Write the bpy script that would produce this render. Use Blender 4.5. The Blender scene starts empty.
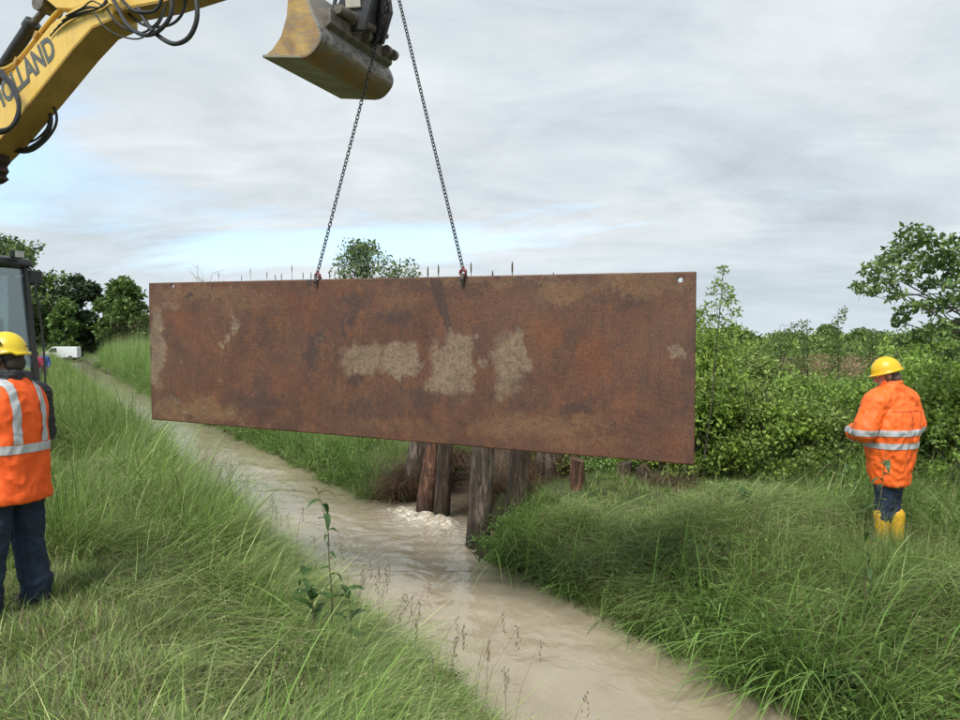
import bpy, bmesh, math, random
import numpy as np
from mathutils import Vector, Matrix, noise as mnoise
rad = math.radians
R = random.Random(7)
NR = np.random.RandomState(11)
sc = bpy.context.scene
COL = sc.collection

# ------------------------------------------------------------------ camera
PITCH = -rad(1.343)
FPX = 725.0
CAMZ = 1.7
cd = bpy.data.cameras.new('camera'); cam = bpy.data.objects.new('camera', cd); COL.objects.link(cam)
cam.location = (0, 0, CAMZ); cam.rotation_euler = (rad(90) + PITCH, 0, 0)
cd.sensor_width = 36; cd.lens = 36 * FPX / 960; cd.clip_start = 0.05; cd.clip_end = 6000
sc.camera = cam
# ------------------------------------------------------------------ sky and sun
SUN_EL, SUN_AZ = rad(52), rad(205)       # azimuth clockwise from +Y
w = bpy.data.worlds.new('World'); sc.world = w; w.use_nodes = True
nt = w.node_tree; nt.nodes.clear()
def wn(t, **k):
    n = nt.nodes.new(t)
    for a, b in k.items(): setattr(n, a, b)
    return n
wl = nt.links.new
out = wn('ShaderNodeOutputWorld'); bg = wn('ShaderNodeBackground'); bg.inputs['Strength'].default_value = 0.1
sky = wn('ShaderNodeTexSky', sky_type='NISHITA'); sky.sun_disc = False
sky.sun_elevation = SUN_EL; sky.sun_rotation = SUN_AZ
tc = wn('ShaderNodeTexCoord'); sep = wn('ShaderNodeSeparateXYZ'); wl(tc.outputs['Generated'], sep.inputs[0])
def wm(op, a, b=None):
    n = wn('ShaderNodeMath', operation=op)
    for i, v in enumerate((a, b)):
        if v is None: continue
        if isinstance(v, (int, float)): n.inputs[i].default_value = v
        else: wl(v, n.inputs[i])
    return n.outputs[0]
zz = wm('ADD', wm('MAXIMUM', sep.outputs[2], 0.0), 0.16)
comb = wn('ShaderNodeCombineXYZ'); wl(wm('DIVIDE', sep.outputs[0], zz), comb.inputs[0]); wl(wm('DIVIDE', sep.outputs[1], zz), comb.inputs[1])
def wnoise(scale, detail, rough, off=(0, 0, 0), dist=0.0, sc3=(1, 1, 1)):
    m = wn('ShaderNodeMapping'); m.inputs['Location'].default_value = off; m.inputs['Scale'].default_value = sc3
    wl(comb.outputs[0], m.inputs[0])
    n = wn('ShaderNodeTexNoise'); n.inputs['Scale'].default_value = scale; n.inputs['Detail'].default_value = detail
    n.inputs['Roughness'].default_value = rough; n.inputs['Distortion'].default_value = dist
    wl(m.outputs[0], n.inputs['Vector']); return n.outputs['Fac']
def wramp(fac, stops):
    r = wn('ShaderNodeValToRGB'); e = r.color_ramp.elements
    while len(e) < len(stops): e.new(0.5)
    for i, (p, c) in enumerate(stops): e[i].position = p; e[i].color = (*c, 1)
    wl(fac, r.inputs[0]); return r.outputs[0]
def wmix(f, a, b):
    n = wn('ShaderNodeMix', data_type='RGBA'); wl(f, n.inputs['Factor'])
    wl(a, n.inputs[6]); wl(b, n.inputs[7]); return n.outputs[2]
big = wnoise(0.55, 8, 0.58, (3.1, 1.7, 0), 0.5, (0.9, 1.1, 1))
cloud = wramp(big, [(0.30, (3.0, 3.4, 3.68)), (0.48, (3.7, 4.07, 4.32)), (0.66, (4.5, 4.75, 4.88))])
fine = wnoise(2.3, 7, 0.62, (7.3, 0.4, 0), 0.4, (0.8, 1.25, 1))
cloud2 = wramp(fine, [(0.3, (0.86, 0.875, 0.89)), (0.7, (1.12, 1.11, 1.10))])
mul = wn('ShaderNodeMix', data_type='RGBA', blend_type='MULTIPLY'); mul.inputs['Factor'].default_value = 1
wl(cloud, mul.inputs[6]); wl(cloud2, mul.inputs[7])
gap = wnoise(0.62, 7, 0.6, (11.9, 5.2, 0), 0.4, (0.7, 1.5, 1))
def band_(a, b, c, d):
    x1 = wn('ShaderNodeMapRange', interpolation_type='SMOOTHSTEP'); wl(sep.outputs[2], x1.inputs[0]); x1.inputs[1].default_value = a; x1.inputs[2].default_value = b
    x2 = wn('ShaderNodeMapRange', interpolation_type='SMOOTHSTEP'); wl(sep.outputs[2], x2.inputs[0]); x2.inputs[1].default_value = c; x2.inputs[2].default_value = d
    return wm('SUBTRACT', x1.outputs[0], x2.outputs[0])
gap = wm('ADD', gap, wm('MULTIPLY', wm('ADD', sep.outputs[0], 0.16), -0.30))
gap = wm('ADD', gap, wm('SUBTRACT', wm('MULTIPLY', band_(0.09, 0.14, 0.18, 0.26), 0.19), 0.11))
gapr = wramp(gap, [(0.53, (0, 0, 0)), (0.68, (0.75, 0.75, 0.75))])
blue = wn('ShaderNodeMix', data_type='RGBA', blend_type='ADD'); blue.inputs['Factor'].default_value = 1
wl(sky.outputs[0], blue.inputs[6]); blue.inputs[7].default_value = (0.9, 1.75, 2.4, 1)
skyc = wmix(gapr, mul.outputs[2], blue.outputs[2])
lowf = wn('ShaderNodeMapRange'); wl(sep.outputs[2], lowf.inputs[0]); lowf.inputs[1].default_value = 0.0; lowf.inputs[2].default_value = 0.16
lowf.inputs[3].default_value = 0.55; lowf.inputs[4].default_value = 0.0
lowc = wn('ShaderNodeRGB'); lowc.outputs[0].default_value = (3.75, 4.3, 4.7, 1)
skyc = wmix(lowf.outputs[0], skyc, lowc.outputs[0])
wl(skyc, bg.inputs['Color']); wl(bg.outputs[0], out.inputs[0])
sd = bpy.data.lights.new('sun', 'SUN'); sd.energy = 2.1; sd.angle = rad(20); sd.color = (1, 0.97, 0.92)
sun = bpy.data.objects.new('sun', sd); COL.objects.link(sun)
sdir = Vector((math.sin(SUN_AZ) * math.cos(SUN_EL), math.cos(SUN_AZ) * math.cos(SUN_EL), math.sin(SUN_EL)))
sun.rotation_euler = sdir.to_track_quat('Z', 'Y').to_euler(); sun.location = (0, 0, 40)
sc.view_settings.view_transform = 'Standard'; sc.view_settings.look = 'None'
sc.view_settings.exposure = 0.91; sc.view_settings.gamma = 1
sc.cycles.max_bounces = 6; sc.cycles.diffuse_bounces = 3; sc.cycles.glossy_bounces = 2; sc.cycles.transmission_bounces = 4
sc.cycles.transparent_max_bounces = 8; sc.cycles.use_denoising = True

# ------------------------------------------------------------------ projection helpers (survey of the place)
def ray(px, py):
    v = Vector((0, math.cos(PITCH), math.sin(PITCH))) * FPX + Vector((px - 480, 0, 0)) + Vector((0, -math.sin(PITCH), math.cos(PITCH))) * (360 - py)
    return v
CAM = Vector((0, 0, CAMZ))
def at_y(px, py, y): r = ray(px, py); return CAM + r * (y / r.y)
def at_z(px, py, z): r = ray(px, py); return CAM + r * ((z - CAMZ) / r.z)
def at_plane(px, py, p0, n):
    r = ray(px, py); return CAM + r * ((Vector(p0) - CAM).dot(n) / r.dot(n))
CT = rad(-29.43)
cs, sn = math.cos(CT), -math.sin(CT)          # canal frame: s = x*cs + y*sn ; t = -x*sn + y*cs
def warp(t): return 0.03 * np.clip(np.asarray(t, float) - 8, 0, 400)      # the ditch bends slightly left
def st2xy(s, t): s = s - warp(t); return (s * cs - t * sn, s * sn + t * cs)
def xy2st(x, y): t = -x * sn + y * cs; return (x * cs + y * sn + warp(t), t)
WZ = -1.0
def smooth(x): x = np.clip(x, 0, 1); return x * x * (3 - 2 * x)
_ps = [-3000, 0.3, 0.95, 1.6, 2.38, 2.85, 3.7, 4.15, 4.55, 5.0, 5.8, 6.5, 9, 3000]
_pz = [0, 0, -.12, -.5, -1.02, -1.5, -1.65, -1.5, -1.02, -.74, -.36, -.3, -.3, -.3]
LW = at_z(13, 620, 0.0); RW = at_z(885, 553, -0.30)
LWP = (LW.x, LW.y); RWP = (RW.x, RW.y); FLATS = (LWP, RWP)
def H(s, t, rough=True):
    s = np.asarray(s, float); t = np.asarray(t, float)
    z = np.interp(s + 0.10 * np.sin(t * 0.9) + 0.05 * np.sin(t * 2.3 + 1), _ps, _pz)
    x, y = st2xy(s, t)
    if rough:
        f = 0.035 * np.sin(x * 2.1 + 1.3) * np.sin(y * 1.7) + 0.025 * np.sin(x * 4.7 + y * 3.1) + 0.02 * np.sin(y * 6.3 - x * 2.9)
        for (wx_, wy_) in FLATS: f = f * (1 - np.exp(-((x - wx_) ** 2 + (y - wy_) ** 2) / .5))
        f2 = 0.05 * np.sin(x * 0.11) * np.sin(y * 0.09 + 1)
        far = np.clip((np.hypot(x, y) - 20) / 40, 0, 1)
        z = z + 0.14 * np.exp(-((s - 6.0) / 0.6) ** 2) * smooth((t - 2.0) / 1.0) * (1 - smooth((t - 5.8) / 1.2))
        z = z + np.where(z > -0.99, 1.7 * f, 0.5 * f) + f2 * far
    # side channel behind the posts
    m = smooth((s - 4.3) / 0.3) * (1 - smooth((s - 13) / 0.4)) * smooth((t - 8.08 - 1.55 * smooth((s - 5.0) / 0.7)) / (0.25 + 0.6 * smooth((s - 5.0) / 0.7))) * (1 - smooth((t - 11.55) / 0.3))
    z = z * (1 - m) + (-1.5) * m
    return z
def gz(x, y):
    s, t = xy2st(x, y); return float(H(s, t))

# ------------------------------------------------------------------ node material helpers
class NM:
    def __init__(s, name):
        s.m = bpy.data.materials.new(name); s.m.use_nodes = True; s.t = s.m.node_tree; s.t.nodes.clear()
        s.out = s.n('ShaderNodeOutputMaterial')
    def n(s, typ, **k):
        n = s.t.nodes.new(typ)
        for a, b in k.items(): setattr(n, a, b)
        return n
    def l(s, a, b): s.t.links.new(a, b)
    def setv(s, sock, v):
        if hasattr(v, 'is_output') or isinstance(v, bpy.types.NodeSocket): s.l(v, sock)
        elif isinstance(v, (tuple, list)) and len(v) == 3 and sock.type == 'RGBA': sock.default_value = (*v, 1)
        else: sock.default_value = v
    def coord(s, which='Object', scale=(1, 1, 1), loc=(0, 0, 0), rot=(0, 0, 0)):
        if which == 'Position': o = s.n('ShaderNodeNewGeometry').outputs['Position']
        else: o = s.n('ShaderNodeTexCoord').outputs[which]
        mp = s.n('ShaderNodeMapping'); mp.inputs['Scale'].default_value = scale; mp.inputs['Location'].default_value = loc
        mp.inputs['Rotation'].default_value = rot
        s.l(o, mp.inputs[0]); return mp.outputs[0]
    def noise(s, scale=5, detail=5, rough=0.55, dist=0, vec=None, color=False):
        n = s.n('ShaderNodeTexNoise'); n.inputs['Scale'].default_value = scale; n.inputs['Detail'].default_value = detail
        n.inputs['Roughness'].default_value = rough; n.inputs['Distortion'].default_value = dist
        if vec is not None: s.l(vec, n.inputs['Vector'])
        return n.outputs['Color' if color else 'Fac']
    def ramp(s, fac, stops):
        r = s.n('ShaderNodeValToRGB'); e = r.color_ramp.elements
        while len(e) < len(stops): e.new(0.5)
        for i, (p, c) in enumerate(stops):
            if isinstance(c, (int, float)): c = (c, c, c)
            e[i].position = p; e[i].color = (*c, 1)
        s.l(fac, r.inputs[0]); return r.outputs[0]
    def mix(s, f, a, b, bt='MIX'):
        n = s.n('ShaderNodeMix', data_type='RGBA', blend_type=bt)
        s.setv(n.inputs['Factor'], f); s.setv(n.inputs[6], a); s.setv(n.inputs[7], b); return n.outputs[2]
    def math(s, op, a, b=0.0, clamp=False):
        n = s.n('ShaderNodeMath', operation=op); n.use_clamp = clamp
        s.setv(n.inputs[0], a); s.setv(n.inputs[1], b); return n.outputs[0]
    def attr(s, name, typ='GEOMETRY'):
        a = s.n('ShaderNodeAttribute'); a.attribute_name = name; a.attribute_type = typ; return a
    def bump(s, h, strength=0.3, dist=0.01, normal=None):
        b = s.n('ShaderNodeBump'); b.inputs['Strength'].default_value = strength; b.inputs['Distance'].default_value = dist
        s.l(h, b.inputs['Height'])
        if normal is not None: s.l(normal, b.inputs['Normal'])
        return b.outputs[0]
    def bsdf(s, color, rough=0.6, metal=0, normal=None, **k):
        p = s.n('ShaderNodeBsdfPrincipled'); s.setv(p.inputs['Base Color'], color); s.setv(p.inputs['Roughness'], rough)
        s.setv(p.inputs['Metallic'], metal)
        if normal is not None: s.l(normal, p.inputs['Normal'])
        for a, b in k.items(): s.setv(p.inputs[a.replace('_', ' ')], b)
        s.p = p; return p.outputs[0]
    def done(s, sh): s.l(sh, s.out.inputs[0]); return s.m

def simple(name, c1, c2=None, rough=0.6, metal=0, scale=8, bump=0.15, bdist=0.005, **k):
    m = NM(name); v = m.coord('Object')
    f = m.noise(scale, 6, 0.6, 0.2, v)
    c = m.ramp(f, [(0.32, c1), (0.68, c2 or tuple(x * 0.75 for x in c1))])
    fb = m.noise(scale * 4, 4, 0.6, 0, v)
    r = m.ramp(f, [(0.3, max(0, rough - .1)), (0.7, min(1, rough + .1))])
    return m.done(m.bsdf(c, r, metal, m.bump(fb, bump, bdist), **k))

def leafmat(name, trans=0.35, rough=0.5, var=0.3, mask=None, spec=0.35):
    """colour from the per-vertex 'tint' attribute, varied per instance and over the ground"""
    m = NM(name)
    a = m.attr('tint'); oi = m.n('ShaderNodeObjectInfo')
    v = m.coord('Position', scale=(1, 1, 1))
    f = m.noise(0.9, 4, 0.6, 0.3, v)
    c = m.mix(m.ramp(f, [(0.48, 0), (0.70, 0.22)]), a.outputs['Color'], (0.30, 0.29, 0.15))
    val = m.math('ADD', 1 - var / 2, m.math('MULTIPLY', oi.outputs['Random'], var))
    hsv = m.n('ShaderNodeHueSaturation'); m.l(c, hsv.inputs['Color']); m.l(val, hsv.inputs['Value'])
    c = hsv.outputs[0]
    p = m.bsdf(c, rough, 0); m.p.inputs['Specular IOR Level'].default_value = spec
    tr = m.n('ShaderNodeBsdfTranslucent'); m.l(c, tr.inputs[0])
    mx = m.n('ShaderNodeMixShader'); mx.inputs[0].default_value = trans
    m.l(p, mx.inputs[1]); m.l(tr.outputs[0], mx.inputs[2])
    return m.done(mx.outputs[0])

M = {}
M['grass'] = leafmat('grass_blades', 0.35, 0.45)
M['foliage'] = leafmat('leaf_foliage', 0.3, 0.45, 0.15)
def _ground():   # soil and turf
    m = NM('turf_soil'); v = m.coord('Position')
    a = m.noise(0.7, 6, 0.6, 0.3, v); b = m.noise(9, 6, 0.7, 0.2, v); c = m.noise(60, 4, 0.7, 0, v)
    col = m.ramp(a, [(0.3, (0.06, 0.085, 0.024)), (0.5, (0.085, 0.115, 0.035)), (0.7, (0.15, 0.15, 0.06))])
    col = m.mix(m.ramp(b, [(0.45, 0), (0.7, 0.6)]), col, (0.045, 0.036, 0.02))
    # bare wet soil near and below the water line
    g = m.n('ShaderNodeSeparateXYZ'); m.l(v, g.inputs[0])
    wet = m.n('ShaderNodeMapRange'); m.l(g.outputs[2], wet.inputs[0])
    wet.inputs[1].default_value = -0.95; wet.inputs[2].default_value = -0.45; wet.inputs[3].default_value = 1; wet.inputs[4].default_value = 0
    col = m.mix(wet.outputs[0], col, m.ramp(b, [(0.3, (0.022, 0.014, 0.008)), (0.7, (0.06, 0.038, 0.022))]))
    h = m.math('ADD', b, m.math('MULTIPLY', c, 0.5))
    return m.done(m.bsdf(col, 0.9, 0, m.bump(h, 0.8, 0.05)))
M['ground'] = _ground()
def _water():
    m = NM('muddy_water'); v = m.coord('Position', rot=(0, 0, CT))
    v2 = m.n('ShaderNodeMapping'); v2.inputs['Scale'].default_value = (1.0, 0.75, 1); m.l(v, v2.inputs[0])
    a = m.noise(3.0, 2, 0.5, 1.5, v2.outputs[0]); b = m.noise(9, 2, 0.5, 1.2, v2.outputs[0]); c = m.noise(26, 2, 0.4, 0.6, v2.outputs[0])
    d = m.noise(1.2, 4, 0.6, 1.2, v2.outputs[0])
    col = m.ramp(d, [(0.3, (0.29, 0.238, 0.160)), (0.7, (0.36, 0.305, 0.218))])
    h = m.math('ADD', m.math('ADD', m.math('MULTIPLY', a, 1.0), m.math('MULTIPLY', b, 0.30)), m.math('MULTIPLY', c, 0.07))
    foam = m.attr('foam').outputs['Fac']
    fn = m.noise(22, 5, 0.7, 0.8, v)
    ff = m.math('MULTIPLY', foam, m.ramp(fn, [(0.42, 0), (0.58, 1)]), True)
    col = m.mix(ff, col, (0.60, 0.55, 0.46))
    rgh = m.math('ADD', 0.04, m.math('MULTIPLY', ff, 0.5))
    sh = m.bsdf(col, rgh, 0, m.bump(h, 0.24, 0.06), IOR=1.36)
    m.p.inputs['Specular IOR Level'].default_value = 0.62
    return m.done(sh)
M['water'] = _water()
def _foam():
    m = NM('churning_foam'); v = m.coord('Position')
    f = m.noise(16, 6, 0.65, 0.5, v)
    col = m.ramp(f, [(0.36, (0.30, 0.235, 0.155)), (0.5, (0.52, 0.45, 0.34)), (0.64, (0.80, 0.76, 0.68))])
    return m.done(m.bsdf(col, 0.22, 0, m.bump(m.noise(45, 4, 0.6, 0.6, v), 0.3, 0.012)))
M['foam'] = _foam()
def _plate():
    m = NM('rusted_steel'); v = m.coord('Object')
    vs = m.coord('Object', scale=(3.0, 1, 0.35))
    big = m.noise(1.1, 6, 0.6, 0.5, v); med = m.noise(5, 7, 0.65, 0.4, v); fin = m.noise(38, 6, 0.72, 0.1, v); st = m.noise(7, 5, 0.6, 0.2, vs)
    spk = m.noise(130, 3, 0.7, 0, v)
    base = m.ramp(med, [(0.30, (0.074, 0.032, 0.019)), (0.5, (0.120, 0.050, 0.026)), (0.72, (0.180, 0.080, 0.038))])
    base = m.mix(m.ramp(big, [(0.38, 0), (0.64, 0.55)]), base, (0.165, 0.088, 0.052))
    base = m.mix(m.ramp(st, [(0.5, 0), (0.68, 0.6)]), base, (0.075, 0.045, 0.034))
    st2 = m.noise(16, 6, 0.7, 0.1, m.coord('Object', scale=(3.5, 1, 0.16)))
    base = m.mix(m.ramp(st2, [(0.56, 0), (0.72, 0.22)]), base, (0.20, 0.125, 0.08))
    base = m.mix(m.ramp(st2, [(0.30, 0.3), (0.42, 0)]), base, (0.05, 0.026, 0.02))
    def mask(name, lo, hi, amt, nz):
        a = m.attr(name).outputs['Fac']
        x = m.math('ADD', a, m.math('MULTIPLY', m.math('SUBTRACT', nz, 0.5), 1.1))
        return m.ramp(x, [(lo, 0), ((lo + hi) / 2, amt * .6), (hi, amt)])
    nz = m.noise(7, 8, 0.72, 0.6, v)
    base = m.mix(mask('orange', 0.25, 1.15, 0.45, nz), base, (0.21, 0.068, 0.022))
    base = m.mix(mask('ochre', 0.35, 0.95, 0.72, nz), base, (0.215, 0.135, 0.072))
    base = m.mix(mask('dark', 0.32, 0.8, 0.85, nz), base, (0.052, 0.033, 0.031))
    sharp = m.noise(22, 6, 0.75, 0.3, v)
    mudc = m.ramp(m.noise(26, 6, 0.7, 0.3, v), [(0.35, (0.19, 0.145, 0.10)), (0.6, (0.30, 0.245, 0.18))])
    mm = m.math('ADD', m.attr('mud').outputs['Fac'], m.math('ADD', m.math('MULTIPLY', m.math('SUBTRACT', nz, 0.5), 0.8), m.math('MULTIPLY', m.math('SUBTRACT', sharp, 0.5), 0.5)))
    mudm = m.ramp(mm, [(0.36, 0), (0.80, 0.86)])
    base = m.mix(mudm, base, mudc)
    base = m.mix(m.ramp(fin, [(0.32, 0.75), (0.48, 0)]), base, (0.05, 0.024, 0.02))
    base = m.mix(m.ramp(fin, [(0.56, 0), (0.72, 0.5)]), base, (0.27, 0.12, 0.06))
    base = m.mix(m.ramp(spk, [(0.68, 0), (0.74, 0.5)]), base, (0.32, 0.22, 0.15))
    wide = m.noise(1.9, 7, 0.68, 1.0, m.coord('Object', loc=(4.3, 0, 1.1)))
    base = m.mix(m.ramp(wide, [(0.36, 0.45), (0.54, 0)]), base, (0.050, 0.031, 0.028))
    gr_ = m.noise(75, 5, 0.8, 0, v)
    base = m.mix(m.ramp(gr_, [(0.40, 0.55), (0.50, 0)]), base, (0.040, 0.024, 0.02))
    base = m.mix(m.ramp(gr_, [(0.58, 0), (0.68, 0.40)]), base, (0.30, 0.18, 0.10))
    base = m.mix(1.0, base, (0.98, 0.86, 0.74), 'MULTIPLY')
    h = m.math('ADD', m.math('ADD', m.math('MULTIPLY', fin, 0.6), m.math('MULTIPLY', spk, 0.4)), m.math('MULTIPLY', mudm, 0.8))
    r = m.ramp(med, [(0.3, 0.50), (0.7, 0.72)])
    return m.done(m.bsdf(base, r, 0.0, m.bump(h, 0.5, 0.004)))
M['plate'] = _plate()
def _wood(name, c1, c2, c3):
    m = NM(name); v = m.coord('Object', scale=(1, 1, 0.14)); v1 = m.coord('Object')
    a = m.noise(16, 8, 0.72, 0.9, v); b = m.noise(60, 5, 0.7, 0.3, v); c = m.noise(3, 4, 0.6, 0.3, v1)
    col = m.ramp(a, [(0.38, c1), (0.5, c2), (0.62, c3)])
    col = m.mix(m.ramp(c, [(0.45, 0), (0.7, 0.7)]), col, c1)
    s = m.n('ShaderNodeSeparateXYZ'); m.l(m.coord('Position'), s.inputs[0])
    mr = m.n('ShaderNodeMapRange'); m.l(s.outputs[2], mr.inputs[0]); mr.inputs[1].default_value = -0.92; mr.inputs[2].default_value = -0.55
    mr.inputs[3].default_value = 0.8; mr.inputs[4].default_value = 0
    col = m.mix(mr.outputs[0], col, (0.018, 0.012, 0.008))
    h = m.math('ADD', a, m.math('MULTIPLY', b, 0.5))
    return m.done(m.bsdf(col, 0.8, 0, m.bump(h, 0.9, 0.02)))
M['wood_grey'] = _wood('weathered_grey_timber', (0.035, 0.023, 0.016), (0.12, 0.09, 0.066), (0.29, 0.23, 0.175))
M['wood_red'] = _wood('wet_reddish_timber', (0.030, 0.013, 0.008), (0.12, 0.050, 0.028), (0.34, 0.19, 0.12))
M['wood_dark'] = _wood('dark_wet_timber', (0.022, 0.014, 0.010), (0.065, 0.042, 0.028), (0.16, 0.11, 0.075))
M['bark'] = simple('tree_bark', (0.10, 0.08, 0.06), (0.035, 0.028, 0.022), 0.9, 0, 20, 0.8, 0.02)
def _yellow():
    m = NM('faded_yellow_paint'); v = m.coord('Object')
    a = m.noise(1.6, 6, 0.6, 0.4, v); b = m.noise(14, 6, 0.7, 0.3, v); st = m.noise(9, 5, 0.65, 0.3, m.coord('Object', scale=(1, 1, 0.2)))
    col = m.ramp(a, [(0.3, (0.68, 0.42, 0.06)), (0.7, (0.74, 0.50, 0.115))])
    col = m.mix(m.ramp(st, [(0.52, 0), (0.75, 0.4)]), col, (0.42, 0.25, 0.07))
    col = m.mix(m.ramp(b, [(0.62, 0), (0.74, 0.75)]), col, (0.12, 0.055, 0.025))
    return m.done(m.bsdf(col, 0.42, 0, m.bump(b, 0.15, 0.004)))
M['yellow'] = _yellow()
M['ochre_under'] = None
def _darkyellow():  # deeper ochre than the yellow paint, with dark blotches
    m = NM('dark_ochre_paint'); v = m.coord('Object')
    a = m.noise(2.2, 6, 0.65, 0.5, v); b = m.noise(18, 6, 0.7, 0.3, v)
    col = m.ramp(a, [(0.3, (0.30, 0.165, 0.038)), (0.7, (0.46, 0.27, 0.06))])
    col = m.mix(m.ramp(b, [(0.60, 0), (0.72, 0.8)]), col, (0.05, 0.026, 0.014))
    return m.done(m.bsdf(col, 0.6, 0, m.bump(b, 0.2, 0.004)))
M['ochre_under'] = _darkyellow()
def _bucket(name, k):
    m = NM(name); v = m.coord('Object'); vs = m.coord('Object', scale=(0.35, 1, 1.6))
    a = m.noise(3.2, 7, 0.65, 0.5, v); b = m.noise(16, 7, 0.72, 0.5, vs); c = m.noise(45, 5, 0.7, 0, v)
    if k == 0:
        col = m.ramp(a, [(0.3, (0.20, 0.105, 0.045)), (0.5, (0.42, 0.255, 0.07)), (0.7, (0.50, 0.33, 0.10))])
        s = m.n('ShaderNodeSeparateXYZ'); m.l(v, s.inputs[0])
        col = m.mix(m.ramp(b, [(0.42, 0), (0.65, 0.75)]), col, (0.22, 0.17, 0.125))
    else:
        col = m.ramp(a, [(0.3, (0.17, 0.15, 0.125)), (0.5, (0.20, 0.13, 0.065)), (0.68, (0.30, 0.16, 0.05))])
        s_ = m.n('ShaderNodeSeparateXYZ'); m.l(v, s_.inputs[0]); zr = m.n('ShaderNodeMapRange'); m.l(s_.outputs[2], zr.inputs[0]); zr.inputs[1].default_value = 4.30; zr.inputs[2].default_value = 4.62
        zn = m.math('ADD', zr.outputs[0], m.math('MULTIPLY', m.math('SUBTRACT', a, 0.5), 1.2))
        col = m.mix(m.ramp(zn, [(0.15, 0), (0.45, 0.92)]), col, (0.26, 0.25, 0.235))
        col = m.mix(m.ramp(m.math('MULTIPLY', b, m.math('SUBTRACT', 1.25, m.math('ABSOLUTE', m.math('SUBTRACT', zn, 0.45)))), [(0.56, 0), (0.68, 0.85)]), col, (0.03, 0.027, 0.025))
        pass
    return m.done(m.bsdf(col, m.ramp(a, [(0.3, 0.35), (0.7, 0.6)]), 0.25, m.bump(c, 0.3, 0.004)))
M['bucket_side'] = _bucket('rusty_yellow_steel', 0); M['bucket_shell'] = _bucket('worn_bucket_steel', 1)
M['bucket_edge'] = simple('muddy_cutting_steel', (0.235, 0.22, 0.15), (0.17, 0.135, 0.085), 0.6, 0.1, 6)
M['black'] = simple('black_paint', (0.018, 0.017, 0.017), (0.035, 0.033, 0.03), 0.45, 0, 12)
M['rubber'] = simple('black_rubber_hose', (0.014, 0.014, 0.015), (0.028, 0.028, 0.028), 0.5, 0, 20)
M['greysteel'] = simple('muddy_grey_steel', (0.20, 0.175, 0.145), (0.09, 0.075, 0.06), 0.6, 0.3, 12, 0.4)
M['chrome'] = simple('hydraulic_rod', (0.5, 0.5, 0.5), (0.4, 0.4, 0.4), 0.2, 0.9, 5, 0.02)
M['chain'] = simple('dark_chain_steel', (0.06, 0.058, 0.06), (0.03, 0.028, 0.03), 0.45, 0.6, 40)
M['shackle'] = simple('red_painted_shackle', (0.22, 0.03, 0.04), (0.10, 0.035, 0.03), 0.5, 0.1, 30)
M['letters'] = simple('dark_grey_lettering', (0.075, 0.085, 0.075), (0.12, 0.12, 0.10), 0.6, 0, 14)
M['white'] = simple('white_car_paint', (0.72, 0.74, 0.75), (0.68, 0.70, 0.71), 0.3, 0, 3, 0.02)
def _glass():
    m = NM('tinted_cab_glass'); tr = m.n('ShaderNodeBsdfTransparent'); tr.inputs[0].default_value = (0.62, 0.74, 0.73, 1)
    gl = m.n('ShaderNodeBsdfGlossy'); gl.inputs['Roughness'].default_value = 0.02; gl.inputs[0].default_value = (0.9, 0.95, 0.95, 1)
    fr = m.n('ShaderNodeFresnel'); fr.inputs[0].default_value = 1.5
    mx = m.n('ShaderNodeMixShader'); m.l(m.math('ADD', fr.outputs[0], 0.14), mx.inputs[0]); m.l(tr.outputs[0], mx.inputs[1]); m.l(gl.outputs[0], mx.inputs[2])
    return m.done(mx.outputs[0])
M['glass'] = _glass()
M['darkglass'] = simple('dark_window_glass', (0.02, 0.025, 0.028), (0.03, 0.034, 0.036), 0.08, 0, 3, 0.0)
M['lamp'] = simple('lamp_lens', (0.55, 0.54, 0.48), (0.4, 0.4, 0.36), 0.2, 0.2, 5)
M['seat'] = simple('black_seat_fabric', (0.025, 0.025, 0.027), (0.04, 0.04, 0.04), 0.9, 0, 30)
def cloth(name, c1, c2, rough=0.75, sheen=0.0):
    m = NM(name); v = m.coord('Object'); f = m.noise(6, 5, 0.6, 0.3, v); w1 = m.noise(18, 5, 0.6, 1.2, v); w2 = m.noise(280, 2, 0.5, 0, v)
    col = m.ramp(f, [(0.3, c1), (0.7, c2)])
    h = m.math('ADD', w1, m.math('MULTIPLY', w2, 0.12))
    return m.done(m.bsdf(col, rough, 0, m.bump(h, 0.35, 0.012)))
M['hivis'] = cloth('fluorescent_orange_fabric', (0.95, 0.125, 0.012), (0.88, 0.10, 0.010))
M['hivis2'] = cloth('fluorescent_orange_raincoat', (1.0, 0.17, 0.02), (0.93, 0.13, 0.014), 0.6)
M['seam'] = cloth('orange_seam', (0.62, 0.075, 0.008), (0.55, 0.06, 0.006))
M['tape'] = cloth('silver_reflective_tape', (0.42, 0.43, 0.44), (0.5, 0.51, 0.52), 0.45)
M['navy'] = cloth('navy_trouser_fabric', (0.010, 0.020, 0.042), (0.018, 0.030, 0.058), 0.85)
M['darkjacket'] = cloth('dark_padded_jacket', (0.018, 0.019, 0.024), (0.04, 0.041, 0.048), 0.6)
M['pink'] = cloth('crimson_pink_shirt', (0.35, 0.025, 0.07), (0.28, 0.02, 0.05))
M['blue'] = cloth('bright_blue_jacket', (0.03, 0.085, 0.30), (0.025, 0.07, 0.24))
M['grey_trousers'] = cloth('grey_trousers', (0.06, 0.06, 0.065), (0.08, 0.08, 0.085))
M['helmet'] = simple('yellow_helmet_plastic', (0.80, 0.50, 0.02), (0.74, 0.44, 0.015), 0.33, 0, 3, 0.03)
M['helmet_pale'] = simple('lemon_yellow_helmet_plastic', (0.76, 0.56, 0.03), (0.68, 0.48, 0.02), 0.35, 0, 3, 0.03)
M['skin'] = simple('skin', (0.45, 0.25, 0.18), (0.38, 0.20, 0.14), 0.55, 0, 12, 0.1, 0.002)
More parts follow.
